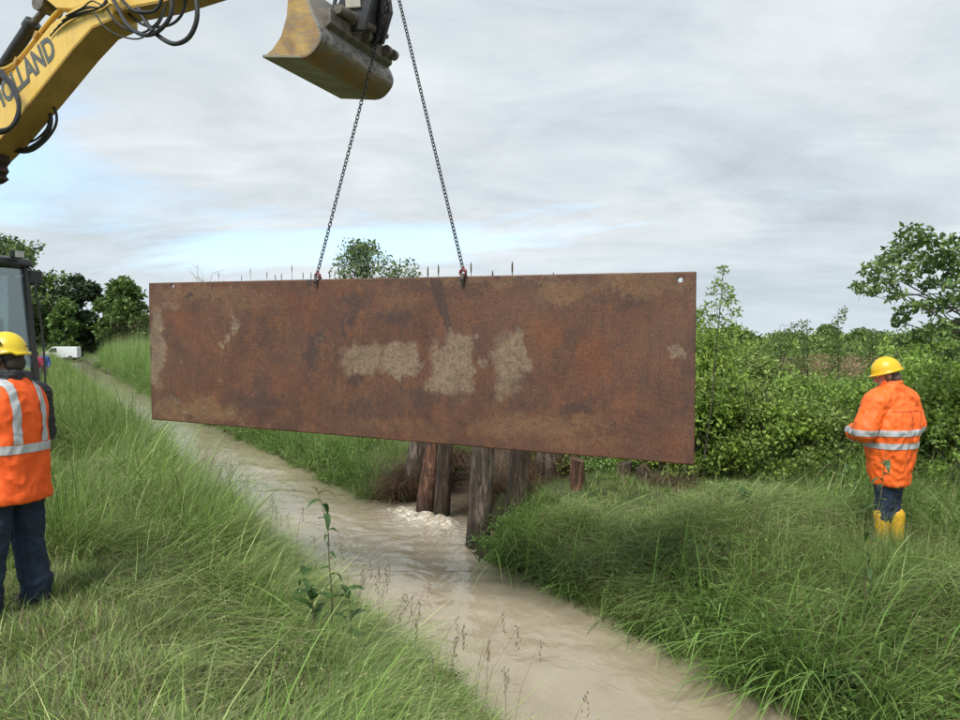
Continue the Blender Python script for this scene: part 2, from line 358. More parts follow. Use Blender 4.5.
M['hair'] = simple('short_dark_hair', (0.03, 0.022, 0.018), (0.06, 0.045, 0.035), 0.7, 0, 60, 0.8)
M['hair_grey'] = simple('short_greying_hair', (0.14, 0.10, 0.085), (0.08, 0.05, 0.04), 0.7, 0, 60, 0.8)
M['boot_yellow'] = simple('yellow_rubber_boot', (0.70, 0.40, 0.02), (0.60, 0.32, 0.015), 0.4, 0, 5, 0.1)
M['boot_dark'] = simple('dark_work_boot', (0.02, 0.018, 0.016), (0.05, 0.042, 0.034), 0.7, 0, 10)
M['strap'] = simple('dark_strap', (0.015, 0.013, 0.013), (0.03, 0.022, 0.02), 0.7)
M['stem'] = simple('green_stem', (0.10, 0.13, 0.04), (0.13, 0.085, 0.05), 0.6, 0, 20)

# ------------------------------------------------------------------ mesh helpers
def np_mesh(name, V, F3=None, F4=None, tint=None, smoothf=False):
    me = bpy.data.meshes.new(name)
    V = np.asarray(V, np.float32)
    F3 = np.zeros((0, 3), np.int32) if F3 is None or len(F3) == 0 else np.asarray(F3, np.int32)
    F4 = np.zeros((0, 4), np.int32) if F4 is None or len(F4) == 0 else np.asarray(F4, np.int32)
    me.vertices.add(len(V)); me.vertices.foreach_set('co', V.ravel())
    nl = F3.size + F4.size; me.loops.add(nl)
    me.loops.foreach_set('vertex_index', np.concatenate([F3.ravel(), F4.ravel()]))
    me.polygons.add(len(F3) + len(F4))
    st = np.concatenate([np.arange(len(F3)) * 3, F3.size + np.arange(len(F4)) * 4]).astype(np.int32)
    me.polygons.foreach_set('loop_start', st)
    if smoothf: me.polygons.foreach_set('use_smooth', np.ones(len(st), bool))
    me.update(calc_edges=True)
    if tint is not None:
        a = me.color_attributes.new('tint', 'FLOAT_COLOR', 'POINT')
        c = np.ones((len(V), 4), np.float32); c[:, :3] = tint
        a.data.foreach_set('color', c.ravel())
    return me
def add_obj(name, me, mat=None, parent=None, link=True):
    o = bpy.data.objects.new(name, me)
    if link: COL.objects.link(o)
    if mat is not None: me.materials.append(mat)
    if parent is not None: o.parent = parent
    return o
def empty(name, loc=(0, 0, 0), rz=0.0):
    o = bpy.data.objects.new(name, None); COL.objects.link(o); o.location = loc; o.rotation_euler = (0, 0, rz); o.empty_display_size = 0.2
    return o
def tag(o, label=None, cat=None, group=None, kind=None):
    if label: o['label'] = label
    if cat: o['category'] = cat
    if group: o['group'] = group
    if kind: o['kind'] = kind
    return o
class MB:
    def __init__(s): s.v = []; s.f = []
    def add(s, V, F):
        b = len(s.v); s.v += [tuple(v) for v in V]; s.f += [tuple(i + b for i in f) for f in F]; return s
    def box(s, c, size, rot=None):
        hx, hy, hz = (x / 2 for x in size); P = []
        for z in (-hz, hz):
            for x, y in ((-hx, -hy), (hx, -hy), (hx, hy), (-hx, hy)):
                p = Vector((x, y, z))
                if rot is not None: p = rot @ p
                P.append(p + Vector(c))
        return s.add(P, [(3, 2, 1, 0), (4, 5, 6, 7), (0, 1, 5, 4), (1, 2, 6, 5), (2, 3, 7, 6), (3, 0, 4, 7)])
    def beam(s, a, b, wx, wy=None, up=(0, 0, 1)):
        a, b = Vector(a), Vector(b); d = (b - a); L = d.length; d.normalize()
        x = d.cross(Vector(up))
        if x.length < 1e-4: x = Vector((1, 0, 0))
        x.normalize(); y = x.cross(d)
        rot = Matrix((x, y, d)).transposed()
        return s.box((a + b) / 2, (wx, wy or wx, L), rot)
    def prism(s, prof, y0, y1):      # profile in x,z ; extruded along y
        n = len(prof)
        V = [(p[0], y0, p[1]) for p in prof] + [(p[0], y1, p[1]) for p in prof]
        F = [tuple(range(n)), tuple(range(2 * n - 1, n - 1, -1))] + [(i, i + n, (i + 1) % n + n, (i + 1) % n) for i in range(n)]
        return s.add(V, F)
    def tube(s, P, r, n=8, cap=True):
        P = [Vector(p) for p in P]; m = len(P)
        rr = r if isinstance(r, (list, tuple)) else [r] * m
        V = []; F = []; ref = None
        for i, p in enumerate(P):
            d = (P[min(i + 1, m - 1)] - P[max(i - 1, 0)])
            if d.length < 1e-9: d = Vector((0, 0, 1))
            d.normalize()
            if ref is None: ref = d.orthogonal().normalized()
            x = (ref - d * ref.dot(d))
            x = x.normalized() if x.length > 1e-6 else d.orthogonal().normalized()
            ref = x; y = d.cross(x)
            for k in range(n):
                a = 2 * math.pi * k / n; V.append(p + (x * math.cos(a) + y * math.sin(a)) * rr[i])
        for i in range(m - 1):
            for k in range(n):
                F.append((i * n + k, i * n + (k + 1) % n, (i + 1) * n + (k + 1) % n, (i + 1) * n + k))
        if cap: F += [tuple(reversed(range(n))), tuple((m - 1) * n + k for k in range(n))]
        return s.add(V, F)
    def lathe(s, prof, n=24, c=(0, 0, 0), axis=None):   # prof: (r,z)
        V = []; F = []; m = len(prof)
        for r_, z in prof:
            for k in range(n):
                a = 2 * math.pi * k / n; V.append(Vector((r_ * math.cos(a), r_ * math.sin(a), z)))
        for i in range(m - 1):
            for k in range(n): F.append((i * n + k, i * n + (k + 1) % n, (i + 1) * n + (k + 1) % n, (i + 1) * n + k))
        F += [tuple(reversed(range(n))), tuple((m - 1) * n + k for k in range(n))]
        if axis is not None:
            q = Vector((0, 0, 1)).rotation_difference(Vector(axis)); V = [q @ v for v in V]
        return s.add([v + Vector(c) for v in V], F)
    def ell(s, c, r, n=12, m=8, rot=None):
        V = []; F = []
        for i in range(m + 1):
            th = math.pi * i / m
            for k in range(n):
                a = 2 * math.pi * k / n
                p = Vector((math.sin(th) * math.cos(a) * r[0], math.sin(th) * math.sin(a) * r[1], math.cos(th) * r[2]))
                if rot is not None: p = rot @ p
                V.append(p + Vector(c))
        for i in range(m):
            for k in range(n): F.append((i * n + k, (i + 1) * n + k, (i + 1) * n + (k + 1) % n, i * n + (k + 1) % n))
        return s.add(V, F)
    def cone(s, a, b, ra, rb, n=10):   # rounded tapered limb
        a, b = Vector(a), Vector(b); d = (b - a); L = max(d.length, 1e-5); d = d / L
        P = []; r = []
        for k in range(4):
            th = math.pi / 2 * k / 4; P.append(a - d * ra * math.cos(th)); r.append(max(ra * math.sin(th), ra * 0.05))
        P.append(a); r.append(ra); P.append(b); r.append(rb)
        for k in range(3, -1, -1):
            th = math.pi / 2 * k / 4; P.append(b + d * rb * math.cos(th)); r.append(max(rb * math.sin(th), rb * 0.05))
        return s.tube(P, r, n)
    def mesh(s, name):
        me = bpy.data.meshes.new(name); me.from_pydata([tuple(v) for v in s.v], [], s.f); me.update()
        bm = bmesh.new(); bm.from_mesh(me); bmesh.ops.remove_doubles(bm, verts=bm.verts, dist=1e-6)
        bmesh.ops.recalc_face_normals(bm, faces=bm.faces); bm.to_mesh(me); bm.free()
        return me
    def build(s, name, mat, parent=None, bevel=0.0, smooth=False, loc=None, seg=2):
        me = s.mesh(name); o = add_obj(name, me, mat, parent)
        if smooth:
            for p in me.polygons: p.use_smooth = True
            try: me.set_sharp_from_angle(angle=rad(40))
            except Exception: pass
        if bevel > 0:
            b = o.modifiers.new('bevel', 'BEVEL'); b.width = bevel; b.segments = seg; b.limit_method = 'ANGLE'; b.angle_limit = rad(35)
            b.harden_normals = False
        if loc is not None: o.location = loc
        return o
def catmull(P, k=6):
    P = [Vector(p) for p in P]; Q = [P[0] * 2 - P[1]] + P + [P[-1] * 2 - P[-2]]; o = []
    for i in range(1, len(Q) - 2):
        a, b, c, d = Q[i - 1:i + 3]
        for j in range(k):
            t = j / k
            o.append(0.5 * ((2 * b) + (c - a) * t + (2 * a - 5 * b + 4 * c - d) * t * t + (3 * b - a - 3 * c + d) * t ** 3))
    o.append(P[-1]); return o

def vnoise(x, y, seed=0):
    xi = np.floor(x).astype(np.int64); yi = np.floor(y).astype(np.int64); xf = x - xi; yf = y - yi
    def h(a, b):
        n = (a * 374761393 + b * 668265263 + seed * 144269) & 0x7fffffff; n = ((n ^ (n >> 13)) * 1274126177) & 0x7fffffff
        return ((n ^ (n >> 16)) & 0xffff) / 65535.0
    u = xf * xf * xf * (xf * (xf * 6 - 15) + 10); v = yf * yf * yf * (yf * (yf * 6 - 15) + 10)
    return (h(xi, yi) * (1 - u) + h(xi + 1, yi) * u) * (1 - v) + (h(xi, yi + 1) * (1 - u) + h(xi + 1, yi + 1) * u) * v
def fbm(x, y, o=4, seed=0, g=.5):
    t = 0; a = 1; n = 0
    for i in range(o): t = t + a * vnoise(x * 2 ** i + 17 * i, y * 2 ** i + 5 * i, seed + i); n += a; a *= g
    return t / n - .5
# ------------------------------------------------------------------ ground sheet
def grow(lo, hi, a0, a1, step, ratio):
    c = list(np.arange(a0, a1, step)); x = a1; d = step
    while x < hi: c.append(x); d *= ratio; x += d
    c.append(hi); x = a0; d = step; L = []
    while True:
        d *= ratio; x -= d
        if x <= lo: break
        L.append(x)
    return np.array([lo] + L[::-1] + c)
S = grow(-2500, 2500, 0.4, 8.0, 0.11, 1.18); T = grow(-60, 3000, 1.0, 14.0, 0.12, 1.06)
SS, TT = np.meshgrid(S, T, indexing='ij')
Z = H(SS, TT)
def grid_faces(a, b):
    i, j = np.meshgrid(np.arange(a - 1), np.arange(b - 1), indexing='ij'); q = (i * b + j).ravel()
    return np.stack([q, q + b, q + b + 1, q + 1], 1)
V = np.stack([*st2xy(SS, TT), Z], -1).reshape(-1, 3)
go = add_obj('ground', np_mesh('ground', V, None, grid_faces(len(S), len(T)), smoothf=True), M['ground'])
tag(go, 'green grassy meadow ground cut by a muddy ditch', kind='structure')

# water: rippled sheet in the ditch and side channel
sw = np.arange(1.9, 7.6, 0.045); tw = grow(-6, 400, 1.5, 14, 0.06, 1.05)
SW, TW = np.meshgrid(sw, tw, indexing='ij')
wz = WZ + 0.034 * fbm(SW * 2.2 + fbm(SW, TW, 2, 9) * 2, TW * 1.3, 3, 1) + 0.010 * fbm(SW * 5 + TW * 1.5, TW * 3.6, 2, 5)
cf_s, cf_t = 4.75, 10.0
dd = np.hypot((SW - cf_s) / 0.55, (TW - cf_t) / 1.25)
fo = np.clip(1.25 - dd, 0, 1)
plume = np.clip(1 - np.abs(SW - (4.45 - 0.16 * (9.2 - TW))) / 0.6, 0, 1) * np.clip(1 - np.abs(TW - 8.3) / 1.9, 0, 1)
wz = wz + fo * (0.03 + 0.03 * np.sin(SW * 23 + TW * 9) * np.sin(TW * 19)) + plume * 0.02 * np.sin(TW * 14 + SW * 9)
Vw = np.stack([*st2xy(SW, TW), wz], -1).reshape(-1, 3)
wme = np_mesh('water', Vw, None, grid_faces(len(sw), len(tw)), smoothf=True)
fa = wme.attributes.new('foam', 'FLOAT', 'POINT'); fa.data.foreach_set('value', np.clip(fo * 0.9 + plume * 0.45, 0, 1).astype(np.float32).ravel())
wo = add_obj('water', wme, M['water']); tag(wo, 'muddy brown water running along the ditch', kind='structure')

# churning foam mounds beside the posts
def foam_mesh():
    n1, n2 = 130, 90
    a = np.linspace(-1, 1, n1); b = np.linspace(-1, 1, n2); A, B = np.meshgrid(a, b, indexing='ij')
    s = 4.72 + A * 0.42 + 0.0; t = 10.15 + B * 1.0 - A * 0.35
    env = np.clip(1 - (A ** 2 + B ** 2), 0, 1) ** 0.6
    h = np.zeros_like(A)
    for i in range(n1):
        for j in range(n2):
            p = Vector((s[i, j] * 5.5, t[i, j] * 4.0, 0))
            h[i, j] = 1.0 * abs(mnoise.noise(p * .45)) ** .8 + 0.42 * abs(mnoise.noise(p * .95)) + .10 * abs(mnoise.noise(p * 2.2))
    z = WZ - 0.045 + env * (0.045 + h * 0.20)
    V = np.stack([*st2xy(s, t), z], -1).reshape(-1, 3)
    return np_mesh('churning_foam', V, None, grid_faces(n1, n2), smoothf=True)
fm = add_obj('foam', foam_mesh(), M['foam'])
tag(fm, 'white and tan churning foam where side water meets the ditch at the posts', 'foam', kind='stuff')

# ------------------------------------------------------------------ scattering of tufts (geometry nodes instances)
def blades(n, L, Wd, lean, droop, azsd, spread, pal, segs=5, rng=NR, twist=0.5, z0=-0.03):
    b = np.zeros((n, 3)); r = spread * np.sqrt(rng.rand(n)); a = rng.rand(n) * 2 * np.pi
    b[:, 0] = r * np.cos(a); b[:, 1] = r * np.sin(a); b[:, 2] = z0
    az = rng.randn(n) * azsd
    ln = L[0] + (L[1] - L[0]) * rng.rand(n) ** 1.0; wd = Wd[0] + (Wd[1] - Wd[0]) * rng.rand(n)
    th = np.clip(lean[0] + lean[1] * rng.randn(n), -0.3, 2.2); dr = droop[0] + (droop[1] - droop[0]) * rng.rand(n)
    tw = az + np.pi / 2 + rng.randn(n) * twist
    P = b.copy(); rows = []
    for k in range(segs + 1):
        t = k / segs
        wk = wd * (1 - t) ** 0.7 * (0.6 + 0.4 * min(1, t * 4)) * 0.5
        if k < segs:
            side = np.stack([np.cos(tw), np.sin(tw), np.zeros(n)], 1) * wk[:, None]
            rows.append(P - side); rows.append(P + side)
        else: rows.append(P.copy())
        ang = np.minimum(th + dr * (t + 0.5 / segs) ** 1.3, 2.5); st = ln / segs
        P = P + np.stack([np.sin(ang) * np.cos(az), np.sin(ang) * np.sin(az), np.cos(ang)], 1) * st[:, None]
        P[:, 2] = np.maximum(P[:, 2], 0.004 + 0.03 * rng.rand(n))
    m = 2 * segs + 1
    V = np.stack(rows, 1).reshape(-1, 3); base = np.arange(n) * m
    F4 = np.concatenate([np.stack([base + 2 * k, base + 2 * k + 1, base + 2 * k + 3, base + 2 * k + 2], 1) for k in range(segs - 1)])
    F3 = np.stack([base + 2 * segs - 2, base + 2 * segs - 1, base + 2 * segs], 1)
    pal = np.array(pal); c = pal[rng.randint(0, len(pal), n)] * (0.42 + 1.15 * rng.rand(n, 1) ** 1.4)
    tint = np.repeat(c, m, axis=0)
    tips = P
    return [V, F3, F4, tint], tips, az
def merge(parts):
    V = []; F3 = []; F4 = []; C = []; b = 0
    for v, f3, f4, c in parts:
        V.append(v); C.append(c)
        if f3 is not None and len(f3): F3.append(f3 + b)
        if f4 is not None and len(f4): F4.append(f4 + b)
        b += len(v)
    return np.concatenate(V), (np.concatenate(F3) if F3 else None), (np.concatenate(F4) if F4 else None), np.concatenate(C)
def leaves6(P, size, pal, rng=NR, up=0.5, ratio=.6):
    V, F3, F4, C = leaves(P, size, pal, rng, up, ratio=ratio); V = V.reshape(-1, 4, 3); b_, l_, t_, r_ = V[:, 0], V[:, 1], V[:, 2], V[:, 3]
    V6 = np.stack([b_, l_ + (b_ - t_) * .12, l_ * .62 + t_ * .38 + (l_ - r_) * .10, t_, r_ * .62 + t_ * .38 + (r_ - l_) * .10, r_ + (b_ - t_) * .12], 1).reshape(-1, 3)
    q = np.arange(len(b_)) * 6
    return [V6, None, np.concatenate([np.stack([q, q + 1, q + 2, q + 3], 1), np.stack([q, q + 3, q + 4, q + 5], 1)]), np.repeat(C[::4], 6, axis=0)]
def leaves(P, size, pal, rng=NR, up=0.5, fold=0.18, ratio=0.55, dirs=None, aspect_jit=0.3):
    n = len(P); P = np.asarray(P, float)
    d = rng.randn(n, 3) if dirs is None else dirs + 0.35 * rng.randn(n, 3)
    d /= np.linalg.norm(d, axis=1, keepdims=True) + 1e-9
    nn = rng.randn(n, 3); nn[:, 2] += up * 2; nn -= d * (nn * d).sum(1, keepdims=True); nn /= np.linalg.norm(nn, axis=1, keepdims=True) + 1e-9
    sd_ = np.cross(d, nn); L = (size[0] + (size[1] - size[0]) * rng.rand(n))[:, None]; W_ = L * ratio * (1 + aspect_jit * (rng.rand(n, 1) - .5))
    mid = P + d * L * 0.45 + nn * L * fold
    V = np.stack([P, mid + sd_ * W_ * .5, P + d * L - nn * L * 0.1, mid - sd_ * W_ * .5], 1).reshape(-1, 3)
    b = np.arange(n) * 4
    F3 = np.concatenate([np.stack([b, b + 1, b + 2], 1), np.stack([b, b + 2, b + 3], 1)])
    pal = np.array(pal); c = pal[rng.randint(0, len(pal), n)] * (0.7 + 0.6 * rng.rand(n, 1))
    return [V, F3, None, np.repeat(c, 4, axis=0)]
G1 = [(0.201, 0.357, 0.064), (0.163, 0.309, 0.051), (0.267, 0.403, 0.094), (0.325, 0.451, 0.135), (0.143, 0.285, 0.047)]
GP = [(0.368, 0.443, 0.173), (0.437, 0.492, 0.217), (0.28, 0.374, 0.115), (0.506, 0.532, 0.231), (0.21, 0.315, 0.079)]
GD = [(0.128, 0.225, 0.052), (0.164, 0.281, 0.061), (0.21, 0.337, 0.082)]
GB = [(0.202, 0.341, 0.085), (0.26, 0.414, 0.112), (0.166, 0.289, 0.066)]
GS = [(0.364, 0.312, 0.169), (0.26, 0.234, 0.117), (0.169, 0.137, 0.078)]
def panicles(tips, az, size, pal, k=16, rng=NR):
    """loose seed heads hanging back from the stem tips"""
    P = []; D = []
    for p, a in zip(tips, az):
        for _ in range(k):
            u = rng.rand(); q = p + np.array([-math.cos(a) * u, -math.sin(a) * u, 0.35 * u]) * size
            P.append(q + rng.randn(3) * 0.10 * size * (0.3 + u)); D.append([math.cos(a), math.sin(a), 0.2])
    return leaves(np.array(P), (0.008, 0.016), pal, rng, 0.2, 0.05, 0.25, np.array(D))
protos = {}
pcol = bpy.data.collections.new('tuft_prototypes')      # never linked: only read by the scatter
def proto(kind, parts, mat='grass'):
    me = np_mesh(kind, *merge(parts)[:3], tint=merge(parts)[3]) if False else None
    V, F3, F4, C = merge(parts); me = np_mesh('grass_tuft', V, F3, F4, tint=C); me.materials.append(M[mat])
    o = bpy.data.objects.new('grass_tuft', me); protos.setdefault(kind, []).append(o)
for i in range(4):   # long lodged meadow grass
    a, tp, az = blades(50, (0.30, 0.78), (0.004, 0.010), (0.6, 0.35), (0.4, 1.4), 0.6, 0.14, G1 + GP[:2], 6)
    b, tp2, az2 = blades(7, (0.5, 0.8), (0.0022, 0.0034), (0.5, 0.25), (0.3, 0.9), 0.35, 0.12, GP, 6)
    proto('long', [a, b, panicles(tp2, az2, 0.09, GP, 7)])
for i in range(3):   # fine pale flowering grass
    b, tp2, az2 = blades(40, (0.35, 0.80), (0.0026, 0.005), (0.5, 0.3), (0.4, 1.4), 0.6, 0.16, GP, 6)
    a, tp, az = blades(30, (0.25, 0.55), (0.004, 0.008), (0.5, 0.3), (0.4, 1.2), 0.5, 0.15, G1, 5)
    proto('fine', [a, b, panicles(tp2[:8], az2[:8], 0.09, GP, 8)])
for i in range(4):   # short tangled turf
    a, tp, az = blades(80, (0.08, 0.24), (0.004, 0.008), (0.7, 0.4), (0.3, 1.3), 1.6, 0.17, G1 + GP[:3] + GS * 2, 4)
    proto('short', [a])
for i in range(3):   # flattened pale hay-like grass
    a, tp, az = blades(56, (0.22, 0.50), (0.003, 0.007), (1.2, 0.22), (0.2, 0.6), 0.7, 0.18, G1[:4] + GP + GS, 5)
    proto('flat', [a])
for i in range(4):   # broad green water-edge blades
    a, tp, az = blades(30, (0.45, 0.95), (0.009, 0.018), (0.70, 0.28), (0.6, 1.5), 0.5, 0.14, GB, 7, twist=0.35)
    b, tp, az = blades(30, (0.2, 0.45), (0.004, 0.008), (0.5, 0.3), (0.4, 1.2), 0.9, 0.14, GD, 5)
    proto('broad', [a, b])
for i in range(3):   # long pale blades fallen over in arcs
    a, tp, az = blades(16, (0.6, 1.1), (0.004, 0.0085), (0.85, 0.25), (0.5, 1.0), 0.35, 0.12, GP + G1[3:4], 8)
    proto('arc', [a])
for i in range(3):   # low leafy weeds
    n = 90; P = NR.randn(n, 3) * [0.13, 0.13, 0.05] + [0, 0, 0.14]; P[:, 2] = np.abs(P[:, 2])
    a, tp, az = blades(20, (0.15, 0.35), (0.003, 0.005), (0.4, 0.3), (0.1, 0.5), 3, 0.15, GD, 4)
    proto('weed', [leaves6(P, (0.022, 0.058), GD + [(0.09, 0.17, 0.045)], ratio=0.6), a])
for i in range(3):   # dry hanging stalks
    a, tp, az = blades(70, (0.5, 1.1), (0.004, 0.008), (1.1, 0.3), (0.9, 1.5), 0.5, 0.16, [(0.20, 0.115, 0.062), (0.30, 0.20, 0.115), (0.10, 0.055, 0.033)], 7)
    V = a[0]; proto('dry', [a])
for i in range(3):   # tall reeds
    a, tp, az = blades(26, (1.2, 2.2), (0.010, 0.020), (0.12, 0.1), (0.1, 0.9), 3, 0.35, GB + G1, 6)
    b, tp2, az2 = blades(9, (1.9, 2.7), (0.006, 0.009), (0.06, 0.06), (0.0, 0.25), 3, 0.3, GP[:3], 5)
    pn = panicles(tp2, az2, 0.2, [(0.17, 0.13, 0.09), (0.2, 0.17, 0.11)], 22)
    proto('reed', [a, b, pn])
KINDS = ['long', 'fine', 'short', 'flat', 'broad', 'weed', 'dry', 'reed', 'arc']
for k in KINDS:
    for j, o in enumerate(protos[k]): o.name = 'grass_tuft'
def collection_for(kind):
    c = bpy.data.collections.new('tufts_' + kind)
    for o in protos[kind]: c.objects.link(o)
    return c
KC = {k: collection_for(k) for k in KINDS}
def scatter(name, kind, pts, rot, scl, label, cat):
    n = len(pts)
    me = bpy.data.meshes.new(name); me.vertices.add(n); me.vertices.foreach_set('co', np.asarray(pts, np.float32).ravel())
    a = me.attributes.new('rot', 'FLOAT_VECTOR', 'POINT'); a.data.foreach_set('vector', np.asarray(rot, np.float32).ravel())
    a = me.attributes.new('scl', 'FLOAT', 'POINT'); a.data.foreach_set('value', np.asarray(scl, np.float32).ravel())
    a = me.attributes.new('pick', 'INT', 'POINT'); a.data.foreach_set('value', NR.randint(0, 1000, n).astype(np.int32))
    o = add_obj(name, me)
    g = bpy.data.node_groups.new('scatter_' + kind, 'GeometryNodeTree')
    g.interface.new_socket('Geometry', in_out='INPUT', socket_type='NodeSocketGeometry')
    g.interface.new_socket('Geometry', in_out='OUTPUT', socket_type='NodeSocketGeometry')
    N = g.nodes.new; gi = N('NodeGroupInput'); gout = N('NodeGroupOutput')
    ip = N('GeometryNodeInstanceOnPoints'); ci = N('GeometryNodeCollectionInfo'); ci.inputs['Collection'].default_value = KC[kind]
    ci.inputs['Separate Children'].default_value = True; ci.inputs['Reset Children'].default_value = True
    def na(nm, dt):
        x = N('GeometryNodeInputNamedAttribute'); x.data_type = dt; x.inputs['Name'].default_value = nm; return x.outputs['Attribute']
    e2r = N('FunctionNodeEulerToRotation')
    L = g.links.new
    L(gi.outputs[0], ip.inputs['Points']); L(ci.outputs[0], ip.inputs['Instance']); ip.inputs['Pick Instance'].default_value = True
    L(na('pick', 'INT'), ip.inputs['Instance Index']); L(na('rot', 'FLOAT_VECTOR'), e2r.inputs[0]); L(e2r.outputs[0], ip.inputs['Rotation'])
    L(na('scl', 'FLOAT'), ip.inputs['Scale']); L(ip.outputs[0], gout.inputs[0])
    md = o.modifiers.new('scatter', 'NODES'); md.node_group = g
    tag(o, label, cat, kind='stuff'); return o

# people stand here: grass there is trodden
EXC0 = None
def field(nper, rmin, rmax, half=0.70, rng=NR):
    """random ground points in the fan the photograph looks over, even in density"""
    area = half * (rmax ** 2 - rmin ** 2); n = int(nper * area)
    r = np.sqrt(rmin ** 2 + (rmax ** 2 - rmin ** 2) * rng.rand(n)); a = (rng.rand(n) * 2 - 1) * half * 1.12
    return r * np.sin(a), r * np.cos(a)
bins = {k: [[], [], []] for k in KINDS}
def put(kind, x, y, z, az, scl, tilt=0.0):
    n = len(x)
    if n == 0: return
    bins[kind][0].append(np.stack([x, y, z], 1)); rt = np.zeros((n, 3)); rt[:, 2] = az; rt[:, 1] = tilt
    bins[kind][1].append(rt); bins[kind][2].append(np.broadcast_to(scl, (n,)).astype(float))
def flow(x, y, s):
    nz = 0.5 * np.sin(x * 1.3 + 0.7 * y) + 0.4 * np.sin(1.9 * y - 0.8 * x + 2)
    left = -0.62 + 0.9 * nz                      # towards the ditch and downstream
    right = -1.35 + 0.8 * nz
    return np.where(s < 3.4, left, right)
for (rmin, rmax, dens, sc_) in ((2.0, 4.5, 92, 0.74), (4.5, 8, 66, 0.86), (8, 14, 40, 0.95), (14, 26, 18, 1.0), (26, 48, 8, 1.15), (48, 90, 2.6, 1.5), (90, 200, 0.35, 1.8)):
    x, y = field(dens, rmin, rmax)
    s, t = xy2st(x, y); z = H(s, t); n = len(x)
    u = NR.rand(n); patch = np.sin(x * 1.1 + 2) * np.sin(y * 0.8 + x * 0.3) + 0.5 * np.sin(x * 2.7 + y * 2.1)
    az = flow(x, y, s) + NR.randn(n) * 0.7
    chan = (s > 2.36) & (s < 4.5)
    side = (s > 4.3) & (s < 13.3) & (t > np.where(s < 5.3, 7.75, np.where(s < 6.3, 8.2, 8.5))) & (t < 11.7)
    ok = ~chan & ~side & (z > -1.1)
    dl = np.hypot(x - LWP[0], y - LWP[1]); dr_ = np.hypot(x - RWP[0], y - RWP[1])
    lowl = (s < 1.6) & (np.hypot(x + 2.2, (y - 3.2) * 1.0) < 1.45)
    trod = (dl < 0.95) | lowl
    ok &= ~((dl < 0.22))
    lft = s < 3.4
    scl = sc_ * (0.75 + 0.5 * NR.rand(n))
    scl = scl * np.where(lft, np.clip(1.0 - 0.45 * smooth((s - 0.9) / 0.9), .5, 1), 1.12) * np.where((s > 5) & (s < 8.6) & (t > 6.0) & (t < 10), .46, 1) * np.where(lft & (s < 1.4) & (t > 3.2), 1.15, 1)
    scl = np.maximum(scl, sc_ * .45) * np.where(np.hypot(x - RWP[0] + .25, y - RWP[1] + .5) < 1.0, .6, 1) * (1 + .48 * np.clip(patch, -1, 1))
    # tall shrubs stand beyond here on the right bank: keep only thin grass there
    dense_bush = (s > 9.2) & (t < 22) & (t > 2) & (s < 26)
    ok &= ~(dense_bush & (u > 0.35))
    edgeR = (~lft) & (s < 5.15)
    A = ok & trod
    put('flat', x[A], y[A], z[A], NR.rand(A.sum()) * 6.28, scl[A] * .75)
    put('short', x[A], y[A], z[A], NR.rand(A.sum()) * 6.28, np.maximum(scl[A], .6) * .95)
    B = ok & lft & ~trod
    k1 = B & (u < 0.34); k2 = B & (u >= 0.34) & (u < 0.60) & (patch > -0.3); k3 = B & (u >= 0.60) & (u < 0.80); k4 = B & (u >= .80)
    put('long', x[k1], y[k1], z[k1], az[k1], scl[k1]); put('fine', x[k2], y[k2], z[k2], az[k2], scl[k2] * .85)
    put('short', x[k3], y[k3], z[k3], az[k3], scl[k3] * 1.1); put('flat', x[k4], y[k4], z[k4], az[k4], scl[k4])
    Cc = ok & ~lft & ~edgeR
    nearw = dr_ < 0.5
    k1 = Cc & (u < .25) & ~nearw; k2 = Cc & (u >= .25) & (u < .62) & ~nearw; k3 = Cc & (u >= .62) & (u < .74); k4 = Cc & (((u >= .74) & (u < .9)) | (nearw & (u < .6)))
    k5 = Cc & (u >= .9) & ~nearw
    put('long', x[k1], y[k1], z[k1], az[k1], scl[k1] * .9); put('fine', x[k2], y[k2], z[k2], az[k2], scl[k2] * .85)
    put('short', x[k3], y[k3], z[k3], az[k3], scl[k3]); put('flat', x[k4], y[k4], z[k4], az[k4] + 1.2 * nearw[k4], scl[k4]); put('weed', x[k5], y[k5], z[k5], az[k5], scl[k5])
    D = ok & edgeR
    k1 = D & (u < .50); k2 = D & (u >= .50) & (u < .93); k3 = D & (u >= .93)
    put('broad', x[k1], y[k1], z[k1], az[k1], scl[k1] * .95); put('long', x[k2], y[k2], z[k2], az[k2], scl[k2] * .8); put('weed', x[k3], y[k3], z[k3], az[k3], scl[k3])
# under-storey of short turf so no bare soil shows between the tussocks
for (rmin, rmax, dens) in ((2.0, 5.0, 60), (5.0, 11.5, 42)):
    x, y = field(dens, rmin, rmax); s, t = xy2st(x, y); z = H(s, t); ok = ~((s > 2.3) & (s < 4.6)) & ~((s > 4.3) & (s < 13.3) & (t > 8.0) & (t < 11.7)) & (z > -.95)
    put('short', x[ok], y[ok], z[ok], NR.rand(ok.sum()) * 6.28, .75 + .4 * NR.rand(ok.sum()))
# pale fine grass flopping down the right bank
n = 520; s = 4.85 + 1.9 * NR.rand(n); t = 2.0 + 6.0 * NR.rand(n); x, y = st2xy(s, t)
ok = ~((s > 5.5) & (t > 6.0)); x, y, s, t = x[ok], y[ok], s[ok], t[ok]; n = len(x)
put('fine', x, y, H(s, t), -2.0 + NR.randn(n) * .6, .62 + .3 * NR.rand(n))
